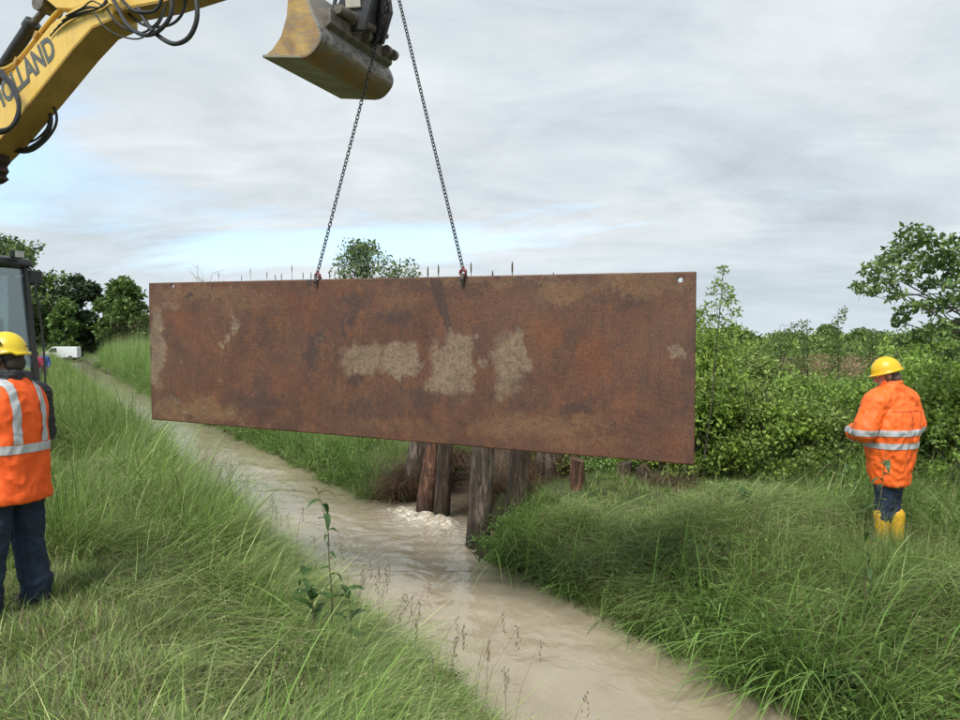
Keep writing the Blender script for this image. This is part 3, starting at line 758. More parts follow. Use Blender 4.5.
# matted layer lying on top of the bank grass
n = 620; s = 4.75 + 2.6 * NR.rand(n); t = 1.8 + 5.6 * NR.rand(n); x, y = st2xy(s, t)
ok = ~((s > 5.6) & (t > 5.8)) & (np.hypot(x - RWP[0] + .25, y - RWP[1] + .5) > .9); x, y, s, t = x[ok], y[ok], s[ok], t[ok]; n = len(x)
put('flat', x, y, H(s, t) + .10 + .16 * NR.rand(n), -1.9 + NR.randn(n) * .8, .9 + .5 * NR.rand(n), .25)
n = 170; s = .2 + 1.9 * NR.rand(n); t = 3.0 + 8 * NR.rand(n); x, y = st2xy(s, t)
put('flat', x, y, H(s, t) + .10 + .12 * NR.rand(n), -.6 + NR.randn(n) * .7, .9 + .4 * NR.rand(n), .2)
n = 240; s = -1.2 + 3.3 * NR.rand(n); t = 2.2 + 9 * NR.rand(n); x, y = st2xy(s, t); ok = np.hypot(x - LWP[0], y - LWP[1]) > .8
put('arc', x[ok], y[ok], H(s, t)[ok], -0.55 + NR.randn(ok.sum()) * .55, .55 + .4 * NR.rand(ok.sum()))
n = 260; s = 4.9 + 4.0 * NR.rand(n); t = 1.6 + 6.2 * NR.rand(n); x, y = st2xy(s, t); ok = (np.hypot(x - RWP[0], y - RWP[1]) > .6) & ~((s > 5.4) & (t > 5.8))
put('arc', x[ok], y[ok], H(s, t)[ok], -1.9 + NR.randn(ok.sum()) * .6, .55 + .4 * NR.rand(ok.sum()))
n = 45; s = 4.55 + .7 * NR.rand(n); t = 7.7 + .42 * NR.rand(n); x, y = st2xy(s, t); put('weed', x, y, np.maximum(H(s, t), -1.02), NR.rand(n) * 6.28, .5 + .3 * NR.rand(n))
# both water lines get an extra fringe that leans over the water
for (s0, s1, kinds, azb) in ((2.0, 2.42, ('long', 'weed', 'fine'), 0.2), (4.5, 4.95, ('broad', 'broad', 'long'), -1.6)):
    for (t0, t1, dens, sc_) in ((2.5, 7.7, 22, .62), (8.4, 11.6, 22, 0.6), (11.6, 20, 16, .7), (20, 60, 6, 0.9)):
        if s0 > 4 and t0 == 8.4: continue
        n = int((t1 - t0) * dens); s = s0 + (s1 - s0) * NR.rand(n); t = t0 + (t1 - t0) * NR.rand(n)
        x, y = st2xy(s, t); z = H(s, t)
        for q, kd in enumerate(kinds):
            mk = np.arange(n) % 3 == q
            put(kd, x[mk], y[mk], np.maximum(z[mk], -1.02), azb + NR.randn(mk.sum()) * .6, sc_ * (0.6 + .5 * NR.rand(mk.sum())))
# the earth walls of the side channel are hung with dead stalks, its rims with weeds
n = 190; s = 4.9 + 5.0 * NR.rand(n); t = 11.50 + 0.35 * NR.rand(n); x, y = st2xy(s, t); z = H(s, t + 0.3)
put('dry', x, y, z - 0.08, CT - math.pi / 2 + NR.randn(n) * .5, 0.85 + .4 * NR.rand(n))
n = 420; s = 5.35 + 2.6 * NR.rand(n); t = 8.5 + 2.0 * NR.rand(n); x, y = st2xy(s, t)
put('dry', x, y, H(s, t) + 0.25 * NR.rand(n), 1.8 + NR.randn(n) * .8, 0.6 + .4 * NR.rand(n))
n = 40; s = 6.4 + 2.6 * NR.rand(n); t = 8.25 + 0.2 * NR.rand(n); x, y = st2xy(s, t)
put('weed', x, y, H(s, t - .2), NR.rand(n) * 6.28, 0.9 + .4 * NR.rand(n))
# reeds along the right bank far off
n = 900; t = 17 + 75 * NR.rand(n) ** 1.1; s = np.where(t < 33, 7.3, 5.2) + 5.5 * NR.rand(n); x, y = st2xy(s, t)
put('reed', x, y, H(s, t), NR.rand(n) * 6.28, (0.70 + .35 * NR.rand(n)) * np.clip(0.62 + (t - 17) * 0.018, .6, 1.35))
for kind, nm, label, cat in (('long', 'meadow_grass', 'long lodged green meadow grass along both ditch banks', 'grass'),
                       ('fine', 'flowering_grass', 'fine pale flowering grass with feathery seed heads on both banks', 'grass'),
                       ('short', 'turf_grass', 'short tangled green turf between the taller grasses', 'grass'),
                       ('flat', 'trodden_grass', 'flattened pale grass trodden around the two workers', 'grass'),
                       ('broad', 'water_edge_grass', 'broad bladed bright green grass hanging over the right water edge', 'grass'),
                       ('weed', 'ground_weeds', 'low leafy green weeds mixed into the bank grass', 'weeds'),
                       ('dry', 'dead_stalks', 'brown dead stalks hanging on the earth wall behind the posts', 'dead grass'),
                       ('arc', 'fallen_grass', 'long pale grass blades fallen over in arcs on both banks', 'grass'),
                       ('reed', 'reed_bed', 'tall green reeds on the far right bank behind the plate', 'reeds')):
    b = bins[kind]
    if b[0]: scatter(nm, kind, np.concatenate(b[0]), np.concatenate(b[1]), np.concatenate(b[2]), label, cat)

# ------------------------------------------------------------------ trees and shrubs
def limb_pts(a, b, sag=0.12, k=5, rng=R):
    a, b = Vector(a), Vector(b); L = (b - a).length; P = [a]
    for i in range(1, k):
        t = i / k; P.append(a.lerp(b, t) + Vector((rng.uniform(-1, 1), rng.uniform(-1, 1), rng.uniform(-.6, 1))) * L * sag * math.sin(math.pi * t))
    P.append(b); return catmull(P, 3)
def tree(name, loc, trunk_pts, r0, clumps, leafsize, nleaf, pal, label, cat='tree', group=None, up=0.4, twigs=True, limb_r=0.35, mat='foliage', ratio=0.6):
    root = empty(name, loc); tag(root, label, cat, group)
    tb = MB(); P = catmull(trunk_pts, 5); m = len(P)
    tb.tube(P, [r0 * (1.15 if i == 0 else 1) * (1 - 0.75 * i / (m - 1)) for i in range(m)], 9)
    tb.build('trunk', M['bark'], root, smooth=True)
    lb = MB(); LP = []
    for (c, r) in clumps:
        c = Vector(c)
        best = min(range(m), key=lambda i: (P[i] - c).length + 0.6 * max(0, P[i].z - c.z + 0.3 * (c.xy - P[i].xy).length))
        a = P[best]; L = (c - a).length
        rl = max(r0 * limb_r * (1 - 0.6 * best / m), 0.006)
        pts = limb_pts(a, c); k = len(pts)
        lb.tube(pts, [rl * (1 - 0.8 * i / (k - 1)) for i in range(k)], 5, False)
        if twigs:
            for _ in range(5):
                q = c + Vector([R.gauss(0, r * .6) for _ in range(3)]); lb.tube([c.lerp(a, .15 * R.random()), q], [rl * .25, rl * .08], 3, False)
        n = max(6, int(nleaf * (r ** 2)))
        g = NR.randn(n, 3); g /= np.linalg.norm(g, axis=1, keepdims=True)
        rr = r * (0.35 + 0.75 * NR.rand(n, 1) ** 0.5)
        q = np.array(c) + g * rr * [1, 1, 0.72]
        LP.append(q)
    lb.build('limb', M['bark'], root)['kind'] = 'stuff'
    LP = np.concatenate(LP)
    V, F3, F4, C = merge([leaves(LP, leafsize, pal, up=up, ratio=ratio)])
    add_obj('crown', np_mesh('crown', V, F3, F4, tint=C), M[mat], root)
    return root
def blob_clumps(cx, cy, z0, z1, rx, ry, n, r, rng=R, top=0.5):
    out_ = []
    for _ in range(n):
        u = rng.random(); z = z0 + (z1 - z0) * u
        k = math.sqrt(max(0.05, 1 - ((u - (1 - top)) / max(top, 1 - top)) ** 2))
        a = rng.uniform(0, 2 * math.pi); q = rng.random() ** 0.5
        out_.append(((cx + rx * k * q * math.cos(a), cy + ry * k * q * math.sin(a), z), r * rng.uniform(.65, 1.25)))
    return out_
PG = [(0.116, 0.18, 0.045), (0.159, 0.238, 0.056), (0.095, 0.152, 0.042)]
PD = [(0.045, 0.075, 0.036), (0.063, 0.098, 0.045), (0.036, 0.06, 0.03)]
PL = [(0.145, 0.246, 0.065), (0.189, 0.29, 0.087), (0.116, 0.203, 0.058)]
def far_tree(px0, px1, ytop, ybot, Y, pal, label, n=46, r=None, dens=None, leaf=(0.25, 0.5), top=.55, group='trees on the far side of the meadow', name='tree'):
    a = at_y(px0, ytop, Y); b = at_y(px1, ybot, Y); cx = (a.x + b.x) / 2; z1 = a.z; z0 = b.z; rx = (b.x - a.x) / 2
    g0 = gz(cx, Y); r = r or rx * 0.26
    cl = blob_clumps(0, 0, z0 - g0 + r * .5, z1 - g0 - r * .5, rx - r * .5, rx * .8, n, r, top=top)
    return tree(name, (cx, Y, g0), [(0, 0, -.2), (R.uniform(-.2, .2), 0, (z1 - g0) * .35), (R.uniform(-.3, .3), .2, (z1 - g0) * .75)], max(.1, rx * .06), cl, leaf, dens or 150 / (r * r), pal, label, group=group)
far_tree(-44, 74, 238, 350, 128, PG[:2] + PD[:1], 'wide dark green tree behind the excavator cab, tallest on the left horizon', 70, dens=None, leaf=(.55, 1.1))
far_tree(-150, -55, 262, 350, 140, PD, 'large dark tree beyond the left picture edge behind the excavator', 40, leaf=(.55, 1.1))
far_tree(60, 102, 276, 351, 122, PD, 'slim very dark tree between two greener trees above the white van', 46, leaf=(.55, 1.1))
far_tree(93, 152, 281, 348, 121, PG + PL[:1], 'round bright green tree at the left end of the steel plate', 54, leaf=(.55, 1.1))
far_tree(52, 80, 300, 353, 118, PL + PG[:1], 'pale yellow green bushy tree right behind the white van', 30, leaf=(.55, 1.1), name='bushy_tree')
far_tree(328, 396, 240, 300, 30, PG[:1] + PL + [(0.20, 0.24, 0.14)] * 2, 'grey green tree whose rounded top shows above the plate beside the left chain', 95, r=.42, dens=120, leaf=(.10, .2), top=.6, group=None)
far_tree(388, 422, 256, 300, 31, PG, 'small green tree top above the plate right of the grey green tree', 30, r=.3, dens=150, leaf=(.10, .2), group=None)
far_tree(560, 700, 300, 340, 75, PG, 'broad green tree on the horizon hidden by the steel plate', 40, leaf=(.3, .6))
for i, (a, b, y0, lab) in enumerate(((690, 760, 330, 'low green tree on the right horizon next to the plate end'), (755, 815, 334, 'low green tree on the right horizon, second from the plate'),
        (806, 846, 327, 'rounded green tree in the middle of the right horizon'), (838, 905, 331, 'low green tree on the right horizon above the yellow helmet'), (895, 965, 330, 'low green tree on the horizon behind the oak branches'),
        (955, 1060, 322, 'green tree on the horizon beyond the right picture edge'))):
    far_tree(a, b, y0, 352, 78 + 6 * (i % 3), PG + PL[:1], lab, 34, leaf=(.25, .5), group='low trees on the right horizon')
# bare shrub above the left part of the plate
def bare_shrub(px0, px1, ytop, Y, label):
    a = at_y(px0, ytop, Y); b = at_y(px1, ytop, Y); cx = (a.x + b.x) / 2; g = gz(cx, Y); root = empty('bare_shrub', (cx, Y, g)); tag(root, label, 'shrub')
    m = MB(); hh = a.z - g; hw = (b.x - a.x) / 2
    for _ in range(46):
        x1 = R.uniform(-hw, hw); top = hh * R.uniform(.78, 1) * (1 - .25 * (x1 / hw) ** 2)
        P = limb_pts((x1 * .2, 0, 0), (x1, R.uniform(-.6, .6), top), .06, 4); m.tube(P, [.022 * (1 - .85 * i / len(P)) for i in range(len(P))], 3, False)
        for _ in range(6):
            q = P[R.randint(len(P) // 2, len(P) - 1)]; m.tube([q, q + Vector((R.uniform(-.4, .4), R.uniform(-.3, .3), R.uniform(.1, .5)))], [.008, .003], 3, False)
    m.build('branch', simple('pale_twigs', (0.30, 0.28, 0.24), (0.22, 0.2, 0.17), .9), root)
bare_shrub(178, 232, 266, 26, 'leafless pale shrub whose twigs show above the left part of the plate')

# near tree on the right, only its left branches in view
YT = 8.6
cl_px = [(914, 236, 16), (930, 244, 13), (900, 252, 15), (886, 262, 13), (872, 270, 11), (858, 287, 9), (870, 290, 10), (884, 284, 12), (903, 274, 14), (920, 262, 15),
         (938, 262, 16), (952, 248, 15), (958, 268, 15), (944, 284, 12), (928, 284, 9), (896, 296, 9), (905, 310, 9), (900, 322, 9), (918, 305, 8), (934, 306, 12),
         (950, 304, 13), (958, 326, 14), (940, 330, 14), (922, 336, 12), (905, 342, 9), (972, 290, 22), (985, 240, 22), (1010, 215, 26), (1040, 250, 28), (1000, 330, 24), (975, 352, 14), (948, 352, 9), (1050, 310, 28)]
base = at_y(1010, 480, YT); gg = gz(base.x, YT)
tloc = Vector((base.x, YT, gg))
clm = [(at_y(x, y, YT + R.uniform(-.8, .5)) - tloc, r * .95 / FPX * YT) for x, y, r in cl_px]
tree('oak_tree', tloc, [(0, 0, -.1), (-.05, .02, .7), (-.12, 0, 1.4), (0.0, 0.0, 2.0), (.2, .05, 2.8)], .085, clm, (0.050, 0.095), 4200, PG + PL + PL, 'young oak at the right picture edge with loose leafy branches against the sky', up=.5, limb_r=.3)

# shrubs: three crowns shared by many copies
def shrub_mesh(seed, pal, leaf, n=3600, ratio=.6, spike=False):
    rg = np.random.RandomState(seed); P = []
    nc = 34
    for _ in range(nc):
        a = rg.rand() * 6.28; q = rg.rand() ** .5; z = 0.12 + 0.8 * rg.rand(); k = math.sqrt(max(.1, 1 - ((z - .4) / .62) ** 2))
        c = np.array([math.cos(a) * q * .5 * k, math.sin(a) * q * .5 * k, z]); r = .11 + .10 * rg.rand()
        g = rg.randn(n // nc, 3); g /= np.linalg.norm(g, axis=1, keepdims=True)
        P.append(c + g * r * (.4 + .7 * rg.rand(len(g), 1)) * [1, 1, .8])
    for _ in range(22):   # upright shoots out of the crown
        a = rg.rand() * 6.28; q = rg.rand() * .5; h = .25 + .2 * rg.rand(); u = rg.rand(26, 1)
        c = np.array([math.cos(a) * q, math.sin(a) * q, .72]); P.append(c + u * np.array([rg.randn() * .06, rg.randn() * .06, h]) + rg.randn(26, 3) * .02)
    P = np.concatenate(P); P = P[P[:, 2] > 0.0]
    V, F3, F4, C = merge([leaves(P, leaf, pal, rg, .5, ratio=ratio)])
    me = np_mesh('crown', V, F3, F4, tint=C); me.materials.append(M['foliage']); return me
def stems_mesh(seed):
    rg = random.Random(seed); m = MB()
    for _ in range(12):
        a = rg.uniform(0, 6.28); q = rg.uniform(.1, .45); P = limb_pts((0, 0, -.03), (math.cos(a) * q, math.sin(a) * q, rg.uniform(.6, 1.1)), .08, 4, rg)
        m.tube(P, [.014 * (1 - .8 * i / len(P)) for i in range(len(P))], 4, False)
    me = m.mesh('stem'); me.materials.append(M['bark']); return me
PB = [(0.235, 0.373, 0.071), (0.302, 0.446, 0.086), (0.179, 0.288, 0.055)]
PB2 = [(0.16, 0.249, 0.051), (0.224, 0.315, 0.068), (0.301, 0.392, 0.102)]
PB3 = [(0.261, 0.383, 0.061), (0.321, 0.419, 0.086), (0.179, 0.275, 0.049)]
SM = [shrub_mesh(1, PB, (.035, .06)), shrub_mesh(2, PB2, (.03, .055), 4200), shrub_mesh(3, PB3, (.04, .07), 3200, .7), shrub_mesh(4, PB + PB3, (.05, .11), 2300, .36)]
ST = [stems_mesh(5), stems_mesh(6)]
def shrub(px, yb_or_Y, hgt, wid, kind, label, group='green shrubs behind the right bank', rz=None):
    Y = yb_or_Y; x = at_y(px, 400, Y).x; g = gz(x, Y)
    r = empty('shrub', (x, Y, g - .03), R.uniform(0, 6.28) if rz is None else rz); tag(r, label, 'shrub', group)
    for nm, me in (('crown', SM[kind]), ('stem', ST[kind % 2])):
        o = bpy.data.objects.new(nm, me); COL.objects.link(o); o.parent = r; o.scale = (wid, wid * .9, hgt)
    return r
col_w = ['dark green', 'grey green', 'yellow green', 'mid green']
kdn = {0: 'mid green', 1: 'dark green', 2: 'bright yellow green', 3: 'mixed green narrow leaved'}
front = [(560, 11.2, 0.95, 1.2, 2), (605, 11.0, 0.9, 1.2, 0), (650, 10.9, 1.0, 1.3, 2), (690, 10.7, 1.25, 1.3, 3), (722, 10.9, 1.45, 1.3, 2), (700, 11.6, 2.1, 1.2, 2),
         (752, 10.6, 1.35, 1.4, 1), (778, 10.4, 1.05, 1.2, 2), (800, 11.2, 1.45, 1.4, 0), (828, 10.2, 1.15, 1.3, 1), (852, 10.9, 1.35, 1.4, 0),
         (880, 10.0, 1.05, 1.2, 2), (905, 9.8, 1.35, 1.3, 1), (925, 10.3, 1.75, 1.4, 0), (950, 9.3, 1.45, 1.3, 2), (975, 9.6, 1.75, 1.4, 3), (1010, 9.0, 1.6, 1.4, 1),
         (940, 11.5, 1.95, 1.6, 0), (985, 8.3, 1.1, 1.2, 0), (1040, 8.4, 1.4, 1.4, 2)]
places = ['below the plate behind the cut-off posts, left', 'below the plate above the short red post', 'below the right end of the plate', 'just right of the plate edge, low', 'right of the plate edge, second in the front row', 'tall one rising beside the right plate edge',
          'in the front row under the sapling', 'low one in the front row right of the sapling', 'in the second row right of the sapling', 'in the front row left of the orange raincoat', 'directly left behind the orange raincoat',
          'low one behind the legs of the orange raincoat', 'directly right behind the orange raincoat', 'tall one right of the yellow helmet', 'low one at the right picture edge under the oak', 'at the right picture edge under the oak branch', 'beyond the right picture edge',
          'behind the yellow helmet to the right', 'low one beyond the right picture edge', 'beside the trunk of the oak']
for (px, Y, hh, ww, kd), pl in zip(front, places): shrub(px, Y, hh, ww, kd, f'{kdn[kd]} shrub, {pl}')
rows = [(14.0, 1.25, 1.9, 620, 1040, 50), (17.5, 1.35, 2.2, 600, 1040, 52), (22, 1.35, 2.6, 560, 1060, 48), (29, 1.15, 3.4, 560, 1080, 52)]
ordw = ['first', 'second', 'third', 'fourth', 'fifth', 'sixth', 'seventh', 'eighth', 'ninth', 'tenth', 'eleventh', 'twelfth', 'thirteenth', 'fourteenth', 'fifteenth', 'sixteenth']
words_r = ['first', 'second', 'third', 'fourth']
for ri, (Y, hh, ww, x0, x1, st_) in enumerate(rows):
    k = 0
    for px in range(x0, x1, st_):
        kd = R.choice((0, 1, 3, 0, 1, 2)); hf = 1.0
        if px < 760: hf = 1.25
        if px > 900: hf = 1.3
        if 765 < px < 895: hf = (.80, .66, .5, .38)[ri]
        side_ = 'behind the plate' if px < 690 else ('left of the yellow helmet' if px < 870 else 'right of the yellow helmet')
        shrub(px + R.uniform(-14, 14), Y + R.uniform(-1, 1), hh * hf * R.uniform(.85, 1.15), ww * R.uniform(.85, 1.1), kd,
              f'{kdn[kd]} shrub, {ordw[k]} from the left row {words_r[ri]} behind the front shrubs', 'shrubs filling the thicket behind the front row'); k += 1
# dry reddish vegetation strip
def dry_strip():
    n = 46000; x = NR.rand(n) * 40 + 4; y = 34 + 16 * NR.rand(n); z = 0.15 + NR.rand(n) * 1.05 * (0.8 + .2 * np.sin(x * .9)) + np.array([0.0])
    P = np.stack([x, y, z - .3], 1)
    V, F3, F4, C = merge([leaves(P, (.12, .30), [(0.36, 0.22, 0.13), (0.40, 0.25, 0.15), (0.27, 0.24, 0.11), (0.20, 0.24, 0.09)], up=.1, ratio=.3)])
    o = add_obj('dry_scrub', np_mesh('dry_scrub', V, F3, F4, tint=C), M['foliage']); tag(o, 'reddish brown dry scrub strip beyond the right shrubs', 'scrub', kind='stuff')
dry_strip()
def tree_line():
    n = 50000; x = -150 + 150 * NR.rand(n); y = 146 + 16 * NR.rand(n); hh_ = 4.6 + 1.4 * np.sin(x * .13) + .8 * np.sin(x * .41 + 1) + .4 * np.sin(x * 1.1)
    z = NR.rand(n) ** .8 * hh_; P = np.stack([x, y, z - .3], 1)
    V, F3, F4, C = merge([leaves(P, (.6, 1.3), PG + PD + PL[:1], up=.3, ratio=.6)])
    o = add_obj('far_woodland', np_mesh('far_woodland', V, F3, F4, tint=C), M['foliage']); tag(o, 'dark green far woodland edge closing the meadow on the left', 'woodland', kind='stuff')
tree_line()
def hedge():
    n = 60000; x = NR.rand(n) * 150 - 30; y = 58 + 14 * NR.rand(n); hh_ = 1.9 + .5 * np.sin(x * .5) + .35 * np.sin(x * 1.3 + 1) + .2 * np.sin(x * 3.1)
    ok = x > -16; z = NR.rand(n) ** .7 * (hh_ + .5) ; P = np.stack([x, y, z - .4], 1)[ok]
    V, F3, F4, C = merge([leaves(P, (.2, .5), PG + PB2 + PL[:1], up=.3, ratio=.5)])
    o = add_obj('far_thicket', np_mesh('far_thicket', V, F3, F4, tint=C), M['foliage']); tag(o, 'low green thicket closing the view along the horizon', 'thicket', kind='stuff')
hedge()
# slender sapling
YS = 9.8
def sapling():
    b = at_y(700, 440, YS); g = gz(b.x, YS); loc = Vector((b.x, YS, g))
    pts = [(704, 460), (712, 400), (716, 350), (720, 310), (723, 272)]
    tp = [(at_y(x, y, YS) - loc) for x, y in pts]
    cl = [(723, 270, 6), (718, 284, 7), (727, 290, 7), (712, 292, 5), (731, 300, 7), (722, 303, 7), (708, 307, 6), (735, 312, 7), (716, 318, 8), (700, 312, 6), (728, 325, 8), (704, 328, 9), (738, 330, 8), (715, 338, 9), (694 + 6, 342, 8), (745, 345, 8), (728, 348, 9)]
    clm_ = [(at_y(x, y, YS + R.uniform(-.25, .25)) - loc, r * 1.1 / FPX * YS) for x, y, r in cl]
    tree('sapling', loc, tp, .011, clm_, (.035, .07), 5200, PB3 + PB, 'slender sapling rising above the shrubs beside the right plate edge', 'sapling', up=.3, limb_r=.35, ratio=.4)
sapling()
def sprig(px, ytop, Y, label):
    a = at_y(px, ytop, Y); g = gz(a.x, Y); loc = Vector((a.x, Y, g)); h = a.z - g
    cl = [((R.gauss(0, .12), R.gauss(0, .1), h * (.55 + .45 * i / 7)), .10 + .10 * (1 - i / 8)) for i in range(8)]
    tree('sapling', loc, [(0, 0, 0), (.03, 0, h * .5), (0, 0, h)], .018, cl, (.04, .09), 3000, PG, label, 'sapling', up=.2, ratio=.4)
sprig(838, 311, 16, 'thin dark shoot on the skyline between plate and oak'); sprig(807, 323, 17, 'small upright shoot on the skyline left of the tallest shoot')
sprig(780, 326, 18, 'shortest upright shoot on the skyline near the plate end'); sprig(872, 333, 15, 'leafy upright shoot on the skyline just above the yellow helmet')

# dark seed spikes rising behind the plate's top edge
def spikes():
    def bankY(px):
        k = (px - 480) / FPX
        return (6.3 + .24) / (k * cs + sn + .03 * (cs - k * sn))
    for i, (px, yt) in enumerate(((219, 272), (240, 275), (251, 268), (266, 271), (276, 274), (283, 273), (292, 265), (303, 272), (309, 272), (330, 270), (430, 266), (441, 264), (473, 262), (493, 270), (514, 261), (549, 272))):
        Y = bankY(px) + (i * 7 % 5) * .4; a = at_y(px, yt, Y); s_, t_ = xy2st(a.x, Y); g = gz(a.x, Y)
        r = empty('seed_stalk', (a.x, Y, g)); tag(r, f'thin dark seed stalk, {ordw[i]} from the left behind the top edge of the plate', 'stalk', 'seed stalks behind the top edge of the plate')
        h = a.z - g; m = MB(); dx = R.uniform(-.06, .10); m.tube([(0, 0, 0), (dx * .5, 0, h * .6), (dx, 0, h - .02)], [.012, .010, .006], 5); m.build('stalk', M['stem'], r)
        m = MB(); m.tube([(dx - .0, 0, h - .24), (dx, 0, h - .16), (dx, 0, h - .05), (dx, 0, h)], [.006, .017, .014, .003], 6); m.build('seed_head', simple('dry_seed_head', (.10, .085, .05), (.06, .05, .035), .9) if i == 0 else bpy.data.materials['dry_seed_head'], r)
spikes()

# ------------------------------------------------------------------ the steel plate
PL_TL, PL_TR = at_y(149, 283, 8.0), at_y(696, 271.5, 5.63)
PL_BL, PL_BR = at_y(152, 419.5, 8.0), at_y(694, 465, 5.63)
def plate():
    ux = (PL_TR - PL_TL); Lp = ux.length; ux = ux / Lp
    nrm = ux.cross(Vector((0, 0, 1))).normalized()      # towards the camera side
    if nrm.y > 0: nrm = -nrm
    nu, nv = 440, 120
    U, Vv = np.meshgrid(np.linspace(0, 1, nu + 1), np.linspace(0, 1, nv + 1), indexing='ij')
    TL, TR, BL, BR = (np.array(p) for p in (PL_TL, PL_TR, PL_BL, PL_BR))
    P = (TL * (1 - U)[..., None] + TR * U[..., None]) * (1 - Vv)[..., None] + (BL * (1 - U)[..., None] + BR * U[..., None]) * Vv[..., None]
    n_ = np.array(nrm)
    bend = 0.014 * np.sin(U * 3.1) + 0.004 * np.sin(U * 17 + Vv * 3) + 0.003 * np.sin(Vv * 9 + U * 23)
    P = P + n_ * bend[..., None]
    # where on the photograph each point of the sheet lies, to lay out the stains and the painted shadow
    Q = P - np.array(CAM); fw = Q[..., 1] * math.cos(PITCH) + Q[..., 2] * math.sin(PITCH); upv = -Q[..., 1] * math.sin(PITCH) + Q[..., 2] * math.cos(PITCH)
    X = 480 + Q[..., 0] / fw * FPX; Y = 360 - upv / fw * FPX
    wx = np.array([mnoise.fractal(Vector((a * .045, b * .045, 1.3)), 0.6, 2.1, 6) for a, b in zip(X.ravel(), Y.ravel())]).reshape(X.shape)
    wy = np.array([mnoise.fractal(Vector((a * .045, b * .045, 7.9)), 0.6, 2.1, 6) for a, b in zip(X.ravel(), Y.ravel())]).reshape(X.shape)
    run = fbm(X * .22, Y * .018, 4, 21) * 16
    X0, Y0 = X, Y; X = X + wx * 6.0; Y = Y + wy * 5.0 + run
    def ell(x, y, rx, ry, soft=.45, pw=2):
        d = (np.abs((X - x) / rx) ** pw + np.abs((Y - y) / ry) ** pw) ** (1 / pw); return np.clip((1 + soft - d) / (2 * soft), 0, 1)
    mx = lambda *a: np.maximum.reduce(a)
    mud = mx(ell(364, 359, 22, 16, .5, 4), ell(400, 360, 17, 17, .3, 4), ell(408, 360, 12, 12), ell(446, 368, 18, 26, .45, 3), ell(456, 362, 18, 30, .25, 3), ell(468, 372, 8, 20), ell(440, 385, 13, 14, .3),
             ell(474, 337, 4, 4), ell(507, 368, 14, 33, .5, 4), ell(516, 352, 9, 22, .3), ell(527, 360, 6, 13, .4), ell(485, 362, 4, 7), ell(679, 353, 11, 7, .35) * .8, ell(676, 347, 9, 6) * .7,
             ell(232, 322, 5, 12) * .8, ell(226, 341, 8, 4) * .75, ell(157, 345, 7, 42, .3, 3) * .8, ell(172, 305, 12, 6) * .55, ell(172, 397, 10, 5) * .6, ell(350, 298, 60, 4) * .3,
             ell(219, 382, 4, 4) * .55, ell(320, 340, 5, 5) * .5, ell(456, 402, 30, 8, .6) * .42, ell(520, 410, 60, 22, .6) * .32, ell(260, 425, 40, 4) * .5)
    ochre = mx(ell(480, 279, 95, 6) * .95, ell(560, 292, 34, 15) * .8, ell(640, 284, 55, 14) * .85, ell(590, 300, 28, 12) * .5, ell(200, 410, 42, 12) * .9, ell(165, 408, 14, 10), ell(240, 300, 60, 14) * .5, ell(158, 345, 9, 60) * .8,
               ell(200, 292, 50, 9) * .8, ell(540, 425, 90, 13) * .75, ell(400, 425, 60, 9) * .55, ell(370, 280, 80, 6) * .5, ell(620, 405, 50, 9) * .4, ell(590, 440, 60, 12) * .5, ell(400, 300, 30, 18) * .5)
    org = mx(ell(182, 318, 14, 16) * .9, ell(290, 372, 22, 18) * .7, ell(300, 310, 20, 22) * .6, ell(592, 358, 20, 30) * .95, ell(550, 330, 24, 18) * .75, ell(630, 400, 26, 20) * .5, ell(340, 285, 26, 8) * .7,
             ell(200, 340, 20, 30) * .5, ell(470, 318, 20, 14) * .5, ell(215, 402, 8, 5), ell(665, 440, 24, 14) * .5, ell(560, 300, 24, 12) * .4, ell(300, 400, 30, 10) * .4)
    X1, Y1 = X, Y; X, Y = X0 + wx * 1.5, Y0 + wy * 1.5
    shadow_tri = np.clip((Y - 277) / 3, 0, 1) * np.clip((336 - Y) / 5, 0, 1) * np.clip((X - (428 + (Y - 277) * .33)) / 1.5, 0, 1) * np.clip(((443 + (Y - 277) * .2) - X) / 3.0, 0, 1)  # cast shadow painted into the dark mask, a triangle below the top edge
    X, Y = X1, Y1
    dark = mx(shadow_tri * 1.05, ell(312, 352, 8, 18) * .9, ell(321, 338, 5, 6) * 1.1, ell(346, 322, 2, 15, .4) * .9, ell(355, 300, 18, 8) * .6, ell(395, 318, 34, 7) * .6, ell(400, 325, 10, 26) * .45, ell(355, 318, 4, 12) * .8,
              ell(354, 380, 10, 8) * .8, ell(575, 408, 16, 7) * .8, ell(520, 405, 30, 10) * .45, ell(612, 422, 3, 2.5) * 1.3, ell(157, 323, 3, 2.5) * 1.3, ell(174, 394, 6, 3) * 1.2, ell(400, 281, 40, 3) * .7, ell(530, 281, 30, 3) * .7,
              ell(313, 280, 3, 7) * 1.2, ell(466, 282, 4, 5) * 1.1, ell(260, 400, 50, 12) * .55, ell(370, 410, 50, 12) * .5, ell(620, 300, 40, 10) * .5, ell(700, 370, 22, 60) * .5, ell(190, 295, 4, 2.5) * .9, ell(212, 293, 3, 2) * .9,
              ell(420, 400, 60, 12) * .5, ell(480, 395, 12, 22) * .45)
    c = (PL_TL + PL_TR + PL_BL + PL_BR) / 4
    rot = Matrix((ux, -nrm, ux.cross(-nrm))).transposed()    # local x along plate, y away from the camera, z up
    inv = rot.transposed()
    Pl = (P.reshape(-1, 3) - np.array(c)) @ np.array(inv).T
    N = (nu + 1) * (nv + 1); idx = np.arange(N).reshape(nu + 1, nv + 1)
    F = grid_faces(nu + 1, nv + 1)
    # lifting holes through the sheet, near both upper corners
    killed = np.zeros(len(F), bool); cen = Pl[F].mean(1)
